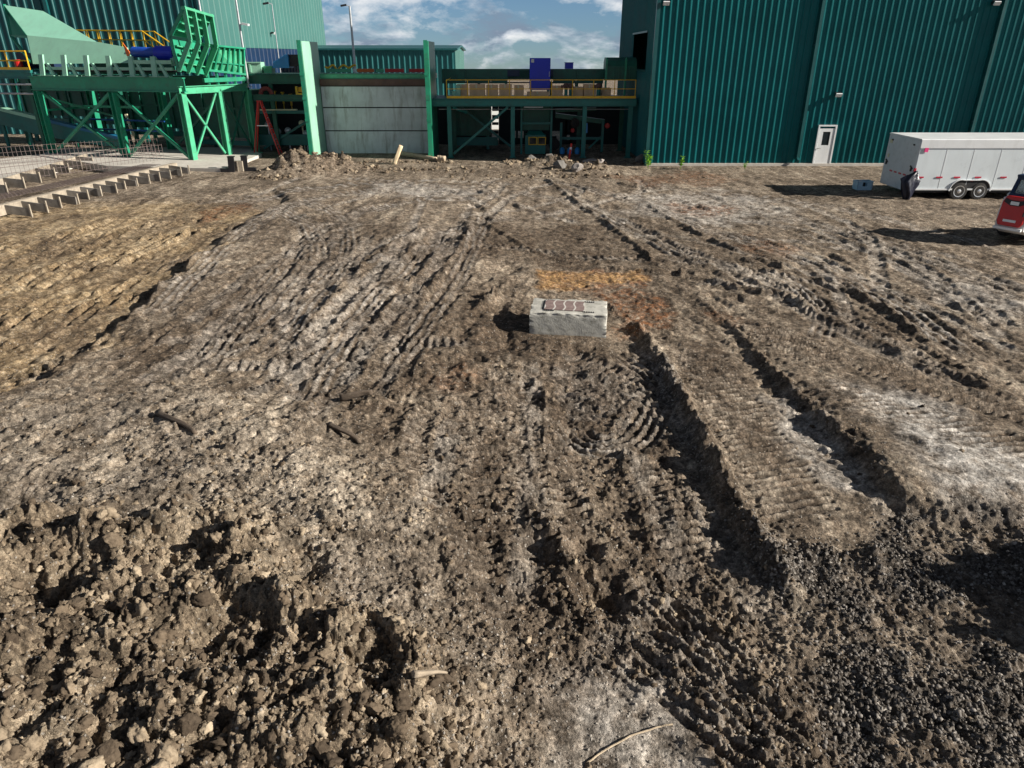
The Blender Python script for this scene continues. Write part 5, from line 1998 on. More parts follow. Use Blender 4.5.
# inclined conveyor below the hopper, running down from the left
ic = thing('conveyor', 'pale green inclined conveyor dropping from the left edge under the hopper', 'conveyor', LP(13, 2.5, 0))
i0, i1 = onv(-30, 101, 1.6), onv(40, 118, 1.6)
dirv = (i1 - i0)
i2 = i0 + dirv * 2.1
m = MB()
m.bar(LV(i0), LV(i1), .5, .22)
m.build('top_chord', M_PALE, ic)
m = MB()
m.bar(LV(i1), LV(i2), .5, .18)
m.build('lower_chord', painted('blue_green_paint', (.01, .13, .26), .45), ic)
m = MB()
m.prism([LV(i0 + Vector((0, .1, -.1))), LV(i2 + Vector((0, .1, -.1))), LV(i2 + Vector((0, .1, -.7))), LV(i1 + Vector((0, .1, -1.2))), LV(i0 + Vector((0, .1, -1.1)))], VB * .3)
m.build('side_plate', M_DECK, ic)
m = MB()
for t_ in (.3, .62, .85):
    q = i0 + dirv * t_ * 1.2
    m = MB()
    m.bar(LP(q.x, 1.8, 0), LP(q.x, 1.8, q.z - .8), .18, .18)
    m.build('leg', M_DECK, ic)

# dark process machinery filling the space under and behind the hopper line
for (u0, u1, v0_, z0, z1, lab) in ((-.6, 4.4, 5.6, .9, 3.9, 'large dark green machine casing behind the right hopper legs'),
                                   (4.8, 10.2, 6.2, 1.3, 3.7, 'dark green machine casing behind the middle hopper legs'),
                                   (10.8, 20.0, 6.5, 1.9, 4.7, 'dark green machine casing behind the far left landing')):
    t = thing('machine_casing', lab, 'machine', LP((u0 + u1) / 2, v0_, 0), 'machine casings behind the hopper line')
    m = MB()
    m.prism([LP(u0, v0_, z0), LP(u1, v0_, z0), LP(u1, v0_, z1), LP(u0, v0_, z1)], VB * 2.2)
    m.build('casing', M_DKGREEN, t)
    m = MB()
    n_ = int((u1 - u0) / 1.1)
    for i in range(n_ + 1):
        m.box(LP(u0 + .1 + i * (u1 - u0 - .2) / n_, v0_ - .05, (z0 + z1) / 2), (.1, .09, z1 - z0 - .02), RL)
    m.box(LP((u0 + u1) / 2, v0_ - .055, z0 + (z1 - z0) * .62), (u1 - u0 - .05, .11, .12), RL)
    m.build('rib', M_DKGREEN, t)
    m = MB()
    for u_ in (u0 + .2, u1 - .2):
        for v_ in (v0_ + .2, v0_ + 2):
            m.bar(LP(u_, v_, 0), LP(u_, v_, z0), .22, .22)
    m.box(LP((u0 + u1) / 2, v0_ + .12, z0 - .35), (u1 - u0 - .3, .14, .3), RL)
    m.build('skid', M_DECK, t)
for i, (z_, v_, lab) in enumerate(((2.05, 3.2, 'blue pipe running level under the hopper, upper of two'), (1.45, 3.0, 'blue pipe running level under the hopper, lower of two'))):
    t = thing('pipe', lab, 'pipe', LP(7, v_, z_), 'blue pipes under the hopper')
    m = MB()
    m.tube(LP(4.4, v_, z_), LP(10.9, v_, z_), .06, n=8)
    m.build('run', painted('pipe_blue', (.008, .07, .25), .4), t)
    for u_ in (5.3, 8, 10.5):
        m = MB()
        m.bar(LP(u_, v_, 0.0), LP(u_, v_, z_), .06, .06)
        m.box(LP(u_, v_, z_ + .05), (.12, .16, .05), RL)
        m.build('stand', M_DKGREEN, t)
# dangling bright chute bits seen between the legs
m = MB()
pts = [onv(126, 114, 3.4), onv(127.5, 119, 3.4), onv(129.5, 125, 3.4), onv(132, 131, 3.4), onv(134.5, 137, 3.4)]
for a_, b_ in zip(pts[:-1], pts[1:]):
    m.bar(LV(a_), LV(b_.lerp(a_, .2)), .16, .12)
tag(m.build('chain', M_CREAM, None), 'pale hanging chain glinting between the middle and right hopper legs', 'chain')

# ------------------------------------------------------------------ raised line between hopper and push wall
ml = thing('platform', 'dark green machine platform between the ribbed hopper and the left wing plate', 'platform', (-16, 50, 0))
MX0, MX1, MY = -17.7, -12.75, 50.0
m = MB()
m.ibeam((MX0, MY - .4, 3.45), (MX1, MY - .4, 3.45), .25, .40, .04)
m.build('beam', M_DKGREEN, ml)
m = MB()
m.ibeam((MX0, MY, 4.56), (MX1, MY, 4.56), .25, .55, .04)
m.box(((MX0 + MX1) / 2, MY + 1.5, 4.86), (MX1 - MX0, 3.0, .06))
m.build('beam', M_DKGREEN, ml)
m = MB()
for xx in (MX0 + .2, -15.9, MX1 - .3):
    m = MB()
    m.ibeam((xx, MY + .1, 0), (xx, MY + .1, 4.3), .25, .24, .03, up=(0, 1, 0))
    m.build('column', M_DKGREEN, ml)
m = MB()
m.bar((-17.0, MY + .3, .2), (-13.2, MY + .3, 2.3), .14, .14)
m.build('brace', M_DECK, ml)
m = MB()
m.bar((-17.2, MY + .2, 2.55), (-13.0, MY + .2, 2.55), .3, .2)
m.build('girt', M_DECK, ml)
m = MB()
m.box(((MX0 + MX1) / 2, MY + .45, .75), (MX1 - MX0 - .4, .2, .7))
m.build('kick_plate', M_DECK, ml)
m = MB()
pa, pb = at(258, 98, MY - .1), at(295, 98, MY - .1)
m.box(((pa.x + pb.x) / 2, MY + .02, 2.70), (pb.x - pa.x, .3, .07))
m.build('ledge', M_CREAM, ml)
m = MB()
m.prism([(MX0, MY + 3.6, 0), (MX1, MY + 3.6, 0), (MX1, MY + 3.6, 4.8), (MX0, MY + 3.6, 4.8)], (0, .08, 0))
m.build('back_sheet', painted('near_black_panel', (.005, .014, .015), .6), ml)  # one even near-black colour
# things standing on it
pa, pb = at(247, 60, MY + .4), at(262, 68, MY + .4)
m = MB()
m.box(((pa.x + pb.x) / 2, MY + .6, 5.25), (pb.x - pa.x, .8, .66))
m.box(((pa.x + pb.x) / 2, MY + .18, 5.56), (pb.x - pa.x + .08, .1, .07))
m.box((pa.x + .2, MY + .17, 5.23), (.12, .05, .5))
tag(m.build('skip_box', M_PALE, None), 'bright mint steel box with a rim on the machine platform, left of the blue chute', 'box')
pa, pb = at(263, 62, MY + .4), at(272, 68, MY + .4)
m = MB()
m.box(((pa.x + pb.x) / 2, MY + .7, 5.13), (pb.x - pa.x, .7, .42))
m.box(((pa.x + pb.x) / 2, MY + .33, 5.2), (pb.x - pa.x - .1, .04, .08))
tag(m.build('skip_box', M_BRIGHT, None), 'smaller lower mint box squeezed against the blue chute', 'box')
ch = thing('chute', 'sloping light blue chute with a dark mouth on the machine platform', 'chute', (-15, MY + .6, 4.89))
P = [at(*q, MY + .3) for q in ((272.5, 68), (273, 62), (286, 54), (288, 56), (289, 68))]
m = MB()
m.prism(P, (0, 1.1, 0))
m.build('body', M_LBLUE, ch)
P = [at(*q, MY + .5) for q in ((287, 54.5), (303, 54.5), (303, 66), (290, 66.5))]
m = MB()
m.prism(P, (0, 1.0, 0))
m.build('mouth', M_BLACK, ch)
pa = at(264.5, 80, MY - .45)
m = MB()
ring = [Vector((pa.x + .36 * cos(a_), MY - .45, 3.68 + .36 * sin(a_))) for a_ in np.linspace(0, pi, 11)]
for a_, b_ in zip(ring[:-1], ring[1:]):
    m.bar(a_, b_, .25, .16, up=(0, 1, 0))
tag(m.build('belt_guard', painted('dark_red_paint', (.16, .010, .010), .5), None), 'dark red arched belt guard under the mint boxes', 'guard')
pa = at(295.5, 80, MY - .45)
m = MB()
m.box((pa.x, MY - .45, 3.9), (.12, .2, .5))
m.box((pa.x + .4, MY - .45, 3.9), (.12, .2, .5))
m.box((pa.x + .2, MY - .45, 3.70), (.3, .2, .1))
m.box((pa.x + .2, MY - .38, 3.95), (.28, .06, .3))
tag(m.build('hook_block', M_YELLOW, None), 'yellow hook block beside the left wing plate', 'hook block')
for i, (px_, py_, mm) in enumerate(((268, 122, M_GALV), (288, 128, M_GALV), (302, 121, M_CREAM), (306, 131, M_GALV), (278, 129, M_GALV))):
    q = at(px_, py_, MY + .8)
    t = m = MB()
    m.lathe((q.x, MY + .7, q.z - .15), (.3, -1, .2), [(.05, -.15), (.2, -.1), (.22, 0), (.2, .1), (.08, .18)], 12)
    m.bar((q.x, MY + .75, q.z - .3), (q.x, MY + .75, 0.02), .08, .08)
    tag(m.build('roller_stand', mm, None), ['pale roller stand nearest the red ladder', 'grey roller stand low in the middle of the dark bay', 'cream roller stand beside the left wing plate', 'grey roller stand at the foot of the left wing plate', 'grey roller stand between the ladder and the bay middle'][i], 'roller', 'roller stands in the dark bay')
for i, (px_, py_) in enumerate(((275, 97), (283, 98), (291, 100), (303, 95))):
    q = at(px_, py_, MY + 1.2)
    m = MB()
    m.tube((q.x, MY + 1.2, q.z - .35), (q.x, MY + 1.2, q.z + .3), .07, n=8)
    m.box((q.x, MY + 1.2, q.z + .34), (.2, .2, .08))
    m.box((q.x, MY + 1.2, (2.65 + q.z - .35) / 2), (.04, .04, max(.05, q.z - .35 - 2.65)))
    tag(m.build('valve', M_YELLOW, None), ['dull yellow valve in the dark bay, nearest the ladder', 'dull yellow valve in the dark bay, second from the ladder', 'dull yellow valve in the dark bay, third from the ladder', 'dull yellow valve in the dark bay, beside the wing plate'][i], 'valve', 'yellow valves in the dark bay')

# red stepladder
sl = thing('stepladder', 'tall red stepladder standing open in front of the dark machine bay', 'ladder', (-16.4, 48.6, 0))
A_, B_, T_ = at(254, 150, 48.3), at(279.5, 149, 48.3), at(259, 101.5, 48.5)
m = MB()
for dv in (-.28, .28):
    m.bar((A_.x, 48.5 + dv, .02), (T_.x - .05, 48.5 + dv * .5, T_.z), .10, .07)
m.build('rear_rail', M_RED, sl)
m = MB()
for dv in (-.28, .28):
    m.bar((B_.x, 48.5 + dv, .02), (T_.x + .12, 48.5 + dv * .5, T_.z), .10, .08)
m.build('front_rail', M_RED, sl)
m = MB()
for i in range(1, 10):
    t_ = i / 10
    xx = B_.x * (1 - t_) + (T_.x + .12) * t_
    m.box((xx, 48.5, T_.z * t_), (.09, .54 - .26 * t_, .03))
m.build('step', M_ALU, sl)
m = MB()
m.box((T_.x + .03, 48.5, T_.z + .03), (.3, .36, .06))
m.build('top_cap', M_RED, sl)
m = MB()
zz = T_.z * .56
m.bar((A_.x * .44 + T_.x * .56, 48.3, zz), (B_.x * .44 + T_.x * .56 + .05, 48.3, zz), .04, .05)
m.build('spreader', M_ALU, sl)

# ================================================================== slab, formwork and rebar at the left
m = MB()
P = [G(*q) for q in ((108, 169), (224, 172), (262, 157), (250, 150), (60, 150), (40, 158))]
m.prism([(p.x, p.y, -.2) for p in P], (0, 0, .38))
sb = m.build('concrete_pad', M_SLAB, None)
sb['kind'] = 'structure'
del m
fa, fb = G(-20, 222), G(178, 170.5)
FD = (fb - fa).normalized()
FN = Vector((FD.y, -FD.x, 0))       # to the right, out of the form
FL = (fb - fa).length


def FP(s, o, z):
    return fa + FD * s + FN * o + Vector((0, 0, z))


fwk = thing('slab_formwork', 'timber slab formwork with grey kicker boards along its right edge', 'formwork', FP(8, 0, 0))
m = MB()
m.bar(FP(0, 0, .22), FP(FL, 0, .22), .05, .40)
m.build('edge_board', M_NEWWOOD, fwk)
m = MB()
m.bar(FP(0, -.16, .40), FP(FL, -.16, .40), .20, .05)
m.build('plank', M_NEWWOOD, fwk)
RF = Matrix((FN, FD, Vector((0, 0, 1)))).transposed()
ys = [214, 209.5, 205, 201, 197.5, 194.5, 191.5, 188.5, 186, 183.5, 181, 178.5, 176, 173.8]
for i, yy in enumerate(ys):
    s = FL * (0.08 + .92 * (i + .3) / len(ys)) * .985
    ln = 1.0 + .25 * rnd.random()
    m = MB()
    m.bar(FP(s, .03, .24), FP(s + rnd.uniform(-.1, .1), ln, .13), .05, .34)
    kb = m.build('kicker_board', M_WOOD, fwk)
    m = MB()
    m.box(FP(s, ln + .03, .20), (.06, .06, .44 + .1 * rnd.random()), RF)
    m.build('stake', M_NEWWOOD, kb)
# inner form row
f2a, f2b = G(-25, 196), G(88, 160)
m = MB()
m.bar(f2a + Vector((0, 0, .2)), f2b + Vector((0, 0, .2)), .05, .4)
m.build('inner_board', M_NEWWOOD, fwk)
D2 = (f2b - f2a)
for i in range(7):
    q = f2a + D2 * ((i + .6) / 7.6)
    m = MB()
    m.bar(q + Vector((0.05, 0, .22)), q + FN * 1.1 + Vector((0, 0, .15)), .05, .42)
    kb = m.build('kicker_board', M_WOOD, fwk)
    m = MB()
    m.box(q + FN * 1.14 + Vector((0, 0, .22)), (.06, .06, .55), RF)
    m.build('stake', M_NEWWOOD, kb)
m = MB()
P = [G(*q) for q in ((-60, 197), (86, 161), (40, 156), (-90, 170))]
m.prism([(p.x, p.y, -.25) for p in P], (0, 0, .36))
s2 = m.build('concrete_pad', M_SLAB, None)
s2['kind'] = 'structure'


def rebar_fence(label, pts, h, sp, rows, z0):
    m = MB()
    for a_, b_ in zip(pts[:-1], pts[1:]):
        L = (b_ - a_).length
        for j in range(rows):
            zz = z0 + .04 + (h - .08) * j / (rows - 1)
            m.tube(a_ + Vector((0, 0, zz)), b_ + Vector((0, 0, zz)), .012, n=4, cap=False)
        n_ = int(L / sp)
        for i in range(n_ + 1):
            q = a_.lerp(b_, i / n_)
            lean = Vector((rnd.uniform(-.03, .03), rnd.uniform(-.03, .03), 0))
            m.tube(q + Vector((0, 0, z0)), q + lean + Vector((0, 0, z0 + h * rnd.uniform(.96, 1.06))), .011, n=4, cap=False)
    o = m.build('rebar_mat', M_REBAR, None)
    return tag(o, label, 'rebar', 'upright rebar mats in the formwork')


e1, e2, e3 = G(-60, 190), G(160, 161.5), G(0, 170)
rebar_fence('long grey rebar mat standing upright behind the inner form boards, nearest row', [G(-50, 189), G(165, 163)], 1.05, .22, 4, .05)
rebar_fence('upright rebar mat at the back of the formwork, farthest row', [G(-60, 172), G(60, 163), G(160, 157)], 1.0, .22, 4, .15)
m = MB()
qa, qb = G(-30, 210), G(160, 168)
for o_ in (0, .25, .5, .75, 1.0):
    m.tube(qa + FN * -o_ + Vector((0, 0, .17)), qb + FN * -o_ + Vector((0, 0, .17)), .012, n=4, cap=False)
for i in range(60):
    q = qa.lerp(qb, i / 59)
    m.tube(q + FN * .08 + Vector((0, 0, .19)), q - FN * 1.1 + Vector((0, 0, .19)), .011, n=4, cap=False)
tag(m.build('rebar_mat', M_REBAR, None), 'flat rebar mat lying low inside the long form edge', 'rebar', 'upright rebar mats in the formwork')

# dark moulds by the pad's corner
for (px_, py_, lab) in ((232.5, 172, 'black bent steel form standing at the pad corner, left of two'), (245.5, 171, 'black bent steel form standing at the pad corner, right of two')):
    q = G(px_, py_)
    gz = ground_z(q.x, q.y)
    m = MB()
    m.box((q.x, q.y, gz + .42), (.34, .10, .86), Matrix.Rotation(radians(4), 3, 'Y'))
    m.box((q.x + (.3 if px_ > 240 else -.35), q.y + .05, gz + .1), (.6, .18, .2))
    m.box((q.x, q.y + .12, gz + .82), (.36, .26, .06))
    tag(m.build('steel_form', M_BLACK, None), lab, 'form', 'black steel forms at the pad corner')
q = G(238.5, 171.5)
m = MB()
m.box((q.x, q.y + .15, ground_z(q.x, q.y) + .28), (.55, .3, .56))
m.box((q.x, q.y - .02, ground_z(q.x, q.y) + .28), (.05, .05, .62))
tag(m.build('timber_crate', M_NEWWOOD, None), 'tan timber block between the two black steel forms', 'block')

# ================================================================== the concrete block in the yard
def rough_box(name, mat, L, W, H, seed, sub=26, chip=.03):
    """cast block with uneven faces and broken edges"""
    nx, ny, nz = sub, max(6, int(sub * W / L)), max(6, int(sub * H / L))
    import bmesh
    bm = bmesh.new()
    bmesh.ops.create_cube(bm, size=1.0)
    bmesh.ops.subdivide_edges(bm, edges=bm.edges[:], cuts=40, use_grid_fill=True)
    co = np.array([v.co[:] for v in bm.verts])
    P = co * np.array([L, W, H])
    hx, hy, hz = L / 2, W / 2, H / 2
    e = np.sort(np.stack([hx - np.abs(P[:, 0]), hy - np.abs(P[:, 1]), hz - np.abs(P[:, 2])], -1), axis=1)
    edge = np.exp(-(e[:, 1] / .05) ** 2)
    nz_ = perlin(P[:, 0] / .22 + P[:, 2] / .3 + seed, P[:, 1] / .22 - P[:, 2] / .25, seed)
    nf_ = perlin(P[:, 0] / .07 + P[:, 2] / .09, P[:, 1] / .07 - P[:, 2] / .06, seed + 1)
    cut = edge * (0.002 + chip * np.clip(nz_ + .2, 0, 1) + .012 * nf_) + .004 * nz_ + .003 * nf_
    nrm = P / np.array([hx, hy, hz])
    nrm /= np.linalg.norm(nrm, axis=1)[:, None]
    sgn = np.sign(P)
    P = P - sgn * np.stack([cut] * 3, -1) * (np.abs(nrm) > .35)
    for v_, p_ in zip(bm.verts, P):
        v_.co = p_
    me = bpy.data.meshes.new(name)
    bm.to_mesh(me)
    bm.free()
    me.polygons.foreach_set('use_smooth', [True] * len(me.polygons))
    me.set_sharp_from_angle(angle=radians(35))
    me.materials.append(mat)
    o = bpy.data.objects.new(name, me)
    C.objects.link(o)
    return o


BL, BW, BH = 1.80, 1.14, .64
bq = at(569, 318, 16.35)
bgz = ground_z(1.35, 15.9)
bt = thing('concrete_block', 'pale cast concrete block half sunk in the churned dirt of the open yard', 'block', (1.36, 15.93, -.08))
bt.rotation_euler = (radians(-1.0), radians(.8), radians(-6.5))
M_BLOCK = painted('block_concrete', (0.43, 0.42, 0.38), 0.88, 0, .16, 2.6, (0.15, 0.145, 0.11), .8, bump=.5)
o = rough_box('block_body', M_BLOCK, BL, BW, BH, 5)
o.parent = bt
o.location = (0, 0, BH / 2)
WORLD_AT[o] = Vector((0, 0, 0))
# the worn brown cover plate lying on it with pale wavy lines and slots
pm, k, b = new_mat('worn_brown_plate')
tc = k.n('ShaderNodeTexCoord')
V = tc.outputs['Object']
wv = k.n('ShaderNodeTexWave', wave_type='BANDS', bands_direction='X')
wv.inputs['Scale'].default_value = 1.05
wv.inputs['Distortion'].default_value = 0.0
wob_ = k.n('ShaderNodeCombineXYZ')
sx = k.n('ShaderNodeSeparateXYZ')
k.l(V, sx.inputs[0])
xx_ = k.math('ADD', k.math('ADD', sx.outputs[0], .12), k.math('MULTIPLY', k.math('SINE', k.math('MULTIPLY', sx.outputs[1], 11.0)), .022))
k.l(xx_, wob_.inputs[0])
k.l(wob_.outputs[0], wv.inputs['Vector'])
wv.inputs['Scale'].default_value = 1.31
lines = k.ramp(wv.outputs['Fac'], [(0.93, 0.0), (0.965, 1.0)])
nn = k.noise(V, 8, 5, .7)
c = k.mix(lines, k.ramp(nn, [(.3, (.13, .085, .08)), (.7, (.27, .20, .185))]), (.52, .50, .46))
k.l(c, b.inputs['Base Color'])
b.inputs['Roughness'].default_value = .85


def in_block(vs_fn, name, mat, parent=bt):
    m = MB()
    vs_fn(m)
    me = bpy.data.meshes.new(name)
    me.from_pydata([p[:] for p in m.v], [], m.f)
    me.materials.append(mat)
    o = bpy.data.objects.new(name, me)
    C.objects.link(o)
    o.parent = bt
    return o


# plate is its own thing lying on the block: same tilt
pt = thing('cover_plate', 'worn brown cover plate with pale wavy lines lying on the concrete block', 'plate', bt.location + Vector((-.10, .02, BH + .008)))
pt.rotation_euler = bt.rotation_euler
def local_mesh(name, mat, fn, parent):
    m = MB()
    fn(m)
    me = bpy.data.meshes.new(name)
    me.from_pydata([p[:] for p in m.v], [], m.f)
    me.materials.append(mat)
    o = bpy.data.objects.new(name, me)
    C.objects.link(o)
    o.parent = parent
    return o
local_mesh('plate', pm, lambda m: m.box((0, 0, .008), (.94, .72, .016)), pt)
def slots():
    for yy in (-.395, .395):
        for i in range(5):
            yield ((-.46 + i * .052, yy, .006), (.030, .06, .012))
            yield ((.48 + i * .052, yy, .006), (.030, .06, .012))
    for i in range(9):
        yield ((-.51, -.31 + i * .075, .006), (.03, .045, .012))
for c_, s_ in slots():
    local_mesh('slot', M_BLACK, lambda m: m.box(c_, s_), pt)

# ================================================================== white box trailer
TX0, TX1, TY0, TY1, TZ0, TZ1 = 18.15, 25.6, 32.6, 35.5, .44, 2.64
tr = thing('trailer', 'white enclosed box trailer on twin axles parked before the right warehouse', 'trailer', (21.5, 33.8, 0))
def rrect(y0, y1, z0, z1, r, x, n=5):
    pts = []
    for cy_, cz_, a0_ in ((y1 - r, z1 - r, 0), (y0 + r, z1 - r, pi / 2)):
        for i in range(n + 1):
            a_ = a0_ + (pi / 2) * i / n
            pts.append((x, cy_ + r * cos(a_), cz_ + r * sin(a_)))
    pts.append((x, y0, z0))
    pts.append((x, y1, z0))
    return pts
m = MB()
m.prism(rrect(TY0, TY1, TZ0, TZ1 - .02, .12, TX0), (TX1 - TX0, 0, 0))
body = m.build('body', painted('trailer_white', (.66, .72, .75), .3, 0, .05, .8, (.42, .45, .46), .3, streak=True), tr)
m = MB()
m.box(((TX0 + TX1) / 2, TY0 - .012, TZ1 - .20), (TX1 - TX0 + .02, .03, .32))
m.prism(rrect(TY0 - .02, TY1 + .02, TZ1 - .06, TZ1, .05, TX0 - .02), (TX1 - TX0 + .04, 0, 0))
m.build('roof_cap', M_WHITE, tr)
m = MB()
m.box(((TX0 + TX1) / 2, TY0 - .016, TZ1 - .375), (TX1 - TX0, .03, .025))
m.box(((TX0 + TX1) / 2, TY0 - .016, TZ0 + .03), (TX1 - TX0, .03, .07))
for i in range(1, 6):
    m.box((TX0 + i * 1.22, TY0 - .003, (TZ0 + TZ1) / 2 - .12), (.016, .008, TZ1 - TZ0 - .40))
m.build('trim', M_WHITE, tr)
m = MB()
for i, xx in enumerate((18.45, 19.3, 20.1, 21.05, 22.2, 23.3)):
    m.box((xx, TY0 - .02, TZ0 + .56), (.28, .016, .065))
m.box((20.81, TY0 - .02, TZ0 + .42), (.12, .016, .05))
for i in range(5):
    m.box((TX0 - .035, TY0 + .35 + i * .42, TZ0 + .56), (.016, .24, .07))
m.build('reflector', M_REFL, tr)
m = MB()
m.box((18.42, TY0 - .033, TZ1 - .46), (.16, .016, .18))
m.build('sticker', M_PINK, tr)
# rear ramp door
m = MB()
m.prism(rrect(TY0 + .06, TY1 - .06, TZ0 - .12, TZ1 - .07, .10, TX0 - .03), (.035, 0, 0))
rd = m.build('ramp_door', painted('door_white', (.60, .64, .68), .35, 0, .06, 1.5, (.35, .36, .37), .4), tr)
m = MB()
for yy, zz in ((TY0 + .3, TZ0 + .95), (TY1 - .3, TZ0 + .95)):
    m.box((TX0 - .05, yy, zz), (.04, .22, .06), Matrix.Rotation(.5, 3, 'X'))
    m.box((TX0 - .05, yy, zz - .1), (.05, .08, .14))
m.box((TX0 - .045, TY0 + .5, TZ1 - .3), (.03, .12, .06))
m.box((TX0 - .045, TY1 - .45, TZ1 - .28), (.03, .12, .07))
m.build('latch', M_BLACK, rd)
for zz, ww in ((TZ1 - .35, .22), (TZ1 - 1.0, .12)):
    m = MB()
    m.box((TX0 - .045, TY1 - .35, zz), (.02, ww, .15))
    m.build('plate', M_CREAM, rd)
m = MB()
m.box((TX0 - .01, TY0 + .02, TZ0 + .88), (.08, .09, .14))
m.build('tail_lamp', M_REFL, tr)
for xw in (20.35, 21.27):
    for yw, sg in ((TY0 - .03, -1), (TY1 + .03, 1)):
        m = MB()
        m.lathe((xw, yw + sg * -.02, .385), (0, sg, 0), [(.24, -.2), (.36, -.19), (.39, -.14), (.39, -.03), (.365, .02), (.255, .03)], 26)
        wl = m.build('wheel', M_RUBBER, tr, smooth=False)
        m = MB()
        m.lathe((xw, yw + sg * -.02, .385), (0, sg, 0), [(.25, .0), (.255, .035), (.22, .03), (.18, -.03), (.10, -.02), (.09, .03), (.05, .04), (.02, .045)], 22)
        m.build('rim', M_ALU, wl)
m = MB()
arc = []
for cx_, a0_, a1_ in ((20.35, pi, pi * .42), (21.27, pi * .58, 0)):
    for i in range(9):
        a_ = a0_ + (a1_ - a0_) * i / 8
        arc.append((cx_ + .47 * cos(a_), .40 + .47 * sin(a_) * 1.05))
for (xa, za_), (xb, zb_) in zip(arc[:-1], arc[1:]):
    m.bar((xa, TY0 - .03, za_), (xb, TY0 - .03, zb_), .06, .03)
m.build('fender', M_WHITE, tr)
m = MB()
m.prism([(x_, TY0 - .006, z_) for x_, z_ in [(19.87, TZ0 + .01)] + [p for p in arc if p[1] > TZ0] + [(21.75, TZ0 + .01)]], (0, .004, 0))
m.build('wheel_well', M_BLACK, tr)
m = MB()
for yy in (TY0 + .3, TY1 - .3):
    m.bar((TX0 + .05, yy, TZ0 - .08), (TX1, yy, TZ0 - .08), .1, .15)
for xw in (20.35, 21.27):
    m.tube((xw, TY0 + .1, .35), (xw, TY1 - .1, .35), .04, n=8)
for yy in (TY0 + .35, TY1 - .35):
    m.bar((TX1, yy, TZ0 - .02), (TX1 + 1.3, (TY0 + TY1) / 2, TZ0 - .02), .09, .1)
m.box((TX1 + 1.1, (TY0 + TY1) / 2, .22), (.1, .1, .44))
m.build('chassis', M_BLACK, tr)

# dark tarpaulin bundle slung on the near rear corner
import bmesh
def cloth(name, rings, mat, seed, n=36, amp=.06):
    vs, fs = [], []
    for j, (c_, rx, ry, rot) in enumerate(rings):
        for i in range(n):
            a_ = 2 * pi * i / n
            rr = 1 + .28 * sin(a_ * 4 + j * .35 + seed) + .20 * sin(a_ * 7 + j * .8)
            x_, y_ = rx * cos(a_) * rr, ry * sin(a_) * rr
            vs.append((c_[0] + x_ * cos(rot) - y_ * sin(rot), c_[1] + x_ * sin(rot) + y_ * cos(rot), c_[2] + amp * sin(a_ * 3 + j)))
    for j in range(len(rings) - 1):
        for i in range(n):
            fs.append((j * n + i, j * n + (i + 1) % n, (j + 1) * n + (i + 1) % n, (j + 1) * n + i))
    fs.append(tuple(range(n))[::-1])
    fs.append(tuple(range((len(rings) - 1) * n, len(rings) * n)))
    m = MB()
    m.add(vs, fs)
    return m.build(name, mat, None, smooth=True)
xb, yb = 18.02, 32.35
rings = [((xb - .12, yb, .04), .12, .10, 0), ((xb - .10, yb, .16), .17, .13, .2), ((xb - .12, yb, .35), .22, .16, .2), ((xb - .13, yb + .02, .55), .27, .18, .1),
         ((xb - .13, yb + .03, .75), .31, .19, 0), ((xb - .15, yb + .04, .92), .34, .17, 0), ((xb - .06, yb + .06, 1.04), .24, .13, 0), ((xb + .05, yb + .07, 1.15), .12, .09, 0), ((xb + .10, yb + .08, 1.26), .04, .04, 0)]
tag(cloth('tarpaulin', rings, painted('navy_tarp', (.007, .010, .026), .4, 0, .3, 4.0), 1.0), 'dark navy tarpaulin bundle slung from the near rear corner of the white trailer', 'tarpaulin')

# light blue crate
q0, q1 = G(856.5, 191.5), G(871, 191.5)
cxm, cym = (q0.x + q1.x) / 2, q0.y
gz = ground_z(cxm, cym)
ct = thing('crate', 'light blue plastic crate on the dirt behind the white trailer', 'crate', (cxm, cym, gz))
M_CRATE = painted('sky_blue_plastic', (.36, .55, .68), .45, 0, .12, 5)
w_ = (q1.x - q0.x)
m = MB()
m.box((cxm, cym + .25, gz + .03), (w_, .5, .05))
for yy in (cym + .02, cym + .48):
    for xa, xb2 in ((-.5, -.16), (.16, .5)):
        m.box((cxm + w_ * (xa + xb2) / 2, yy, gz + .22), (w_ * (xb2 - xa), .04, .34))
    m.box((cxm, yy, gz + .12), (w_ * .32, .04, .13))
for xx in (cxm - w_ / 2, cxm + w_ / 2):
    m.box((xx, cym + .25, gz + .22), (.04, .5, .34))
m.build('tub', M_CRATE, ct)
m = MB()
m.box((cxm, cym + .02, gz + .40), (w_ + .08, .07, .05))
m.box((cxm, cym + .48, gz + .40), (w_ + .08, .07, .05))
m.box((cxm - w_ / 2, cym + .25, gz + .40), (.07, .4, .05))
m.box((cxm + w_ / 2, cym + .25, gz + .40), (.07, .4, .05))
m.build('rim', M_CRATE, ct)
m = MB()
m.lathe((cxm, cym + .25, gz + .06), (0, 0, 1), [(.10, 0), (.12, .1), (.11, .28), (.05, .34)], 12)
m.build('dark_flask', M_BLACK, ct)

# ================================================================== skid steer at the right edge (rear end towards us)
SO = Vector((17.12, 24.15, 0.05))
HA = radians(33)                       # heading of the machine, from +X to +Y
HF = Vector((cos(HA), sin(HA), 0))
HS = Vector((sin(HA), -cos(HA), 0))    # machine's right-hand side, facing us on the right
RS = Matrix((HF, -HS, Vector((0, 0, 1)))).transposed()


def SP(f, s, z):
    return SO + HF * f + HS * s + Vector((0, 0, z))


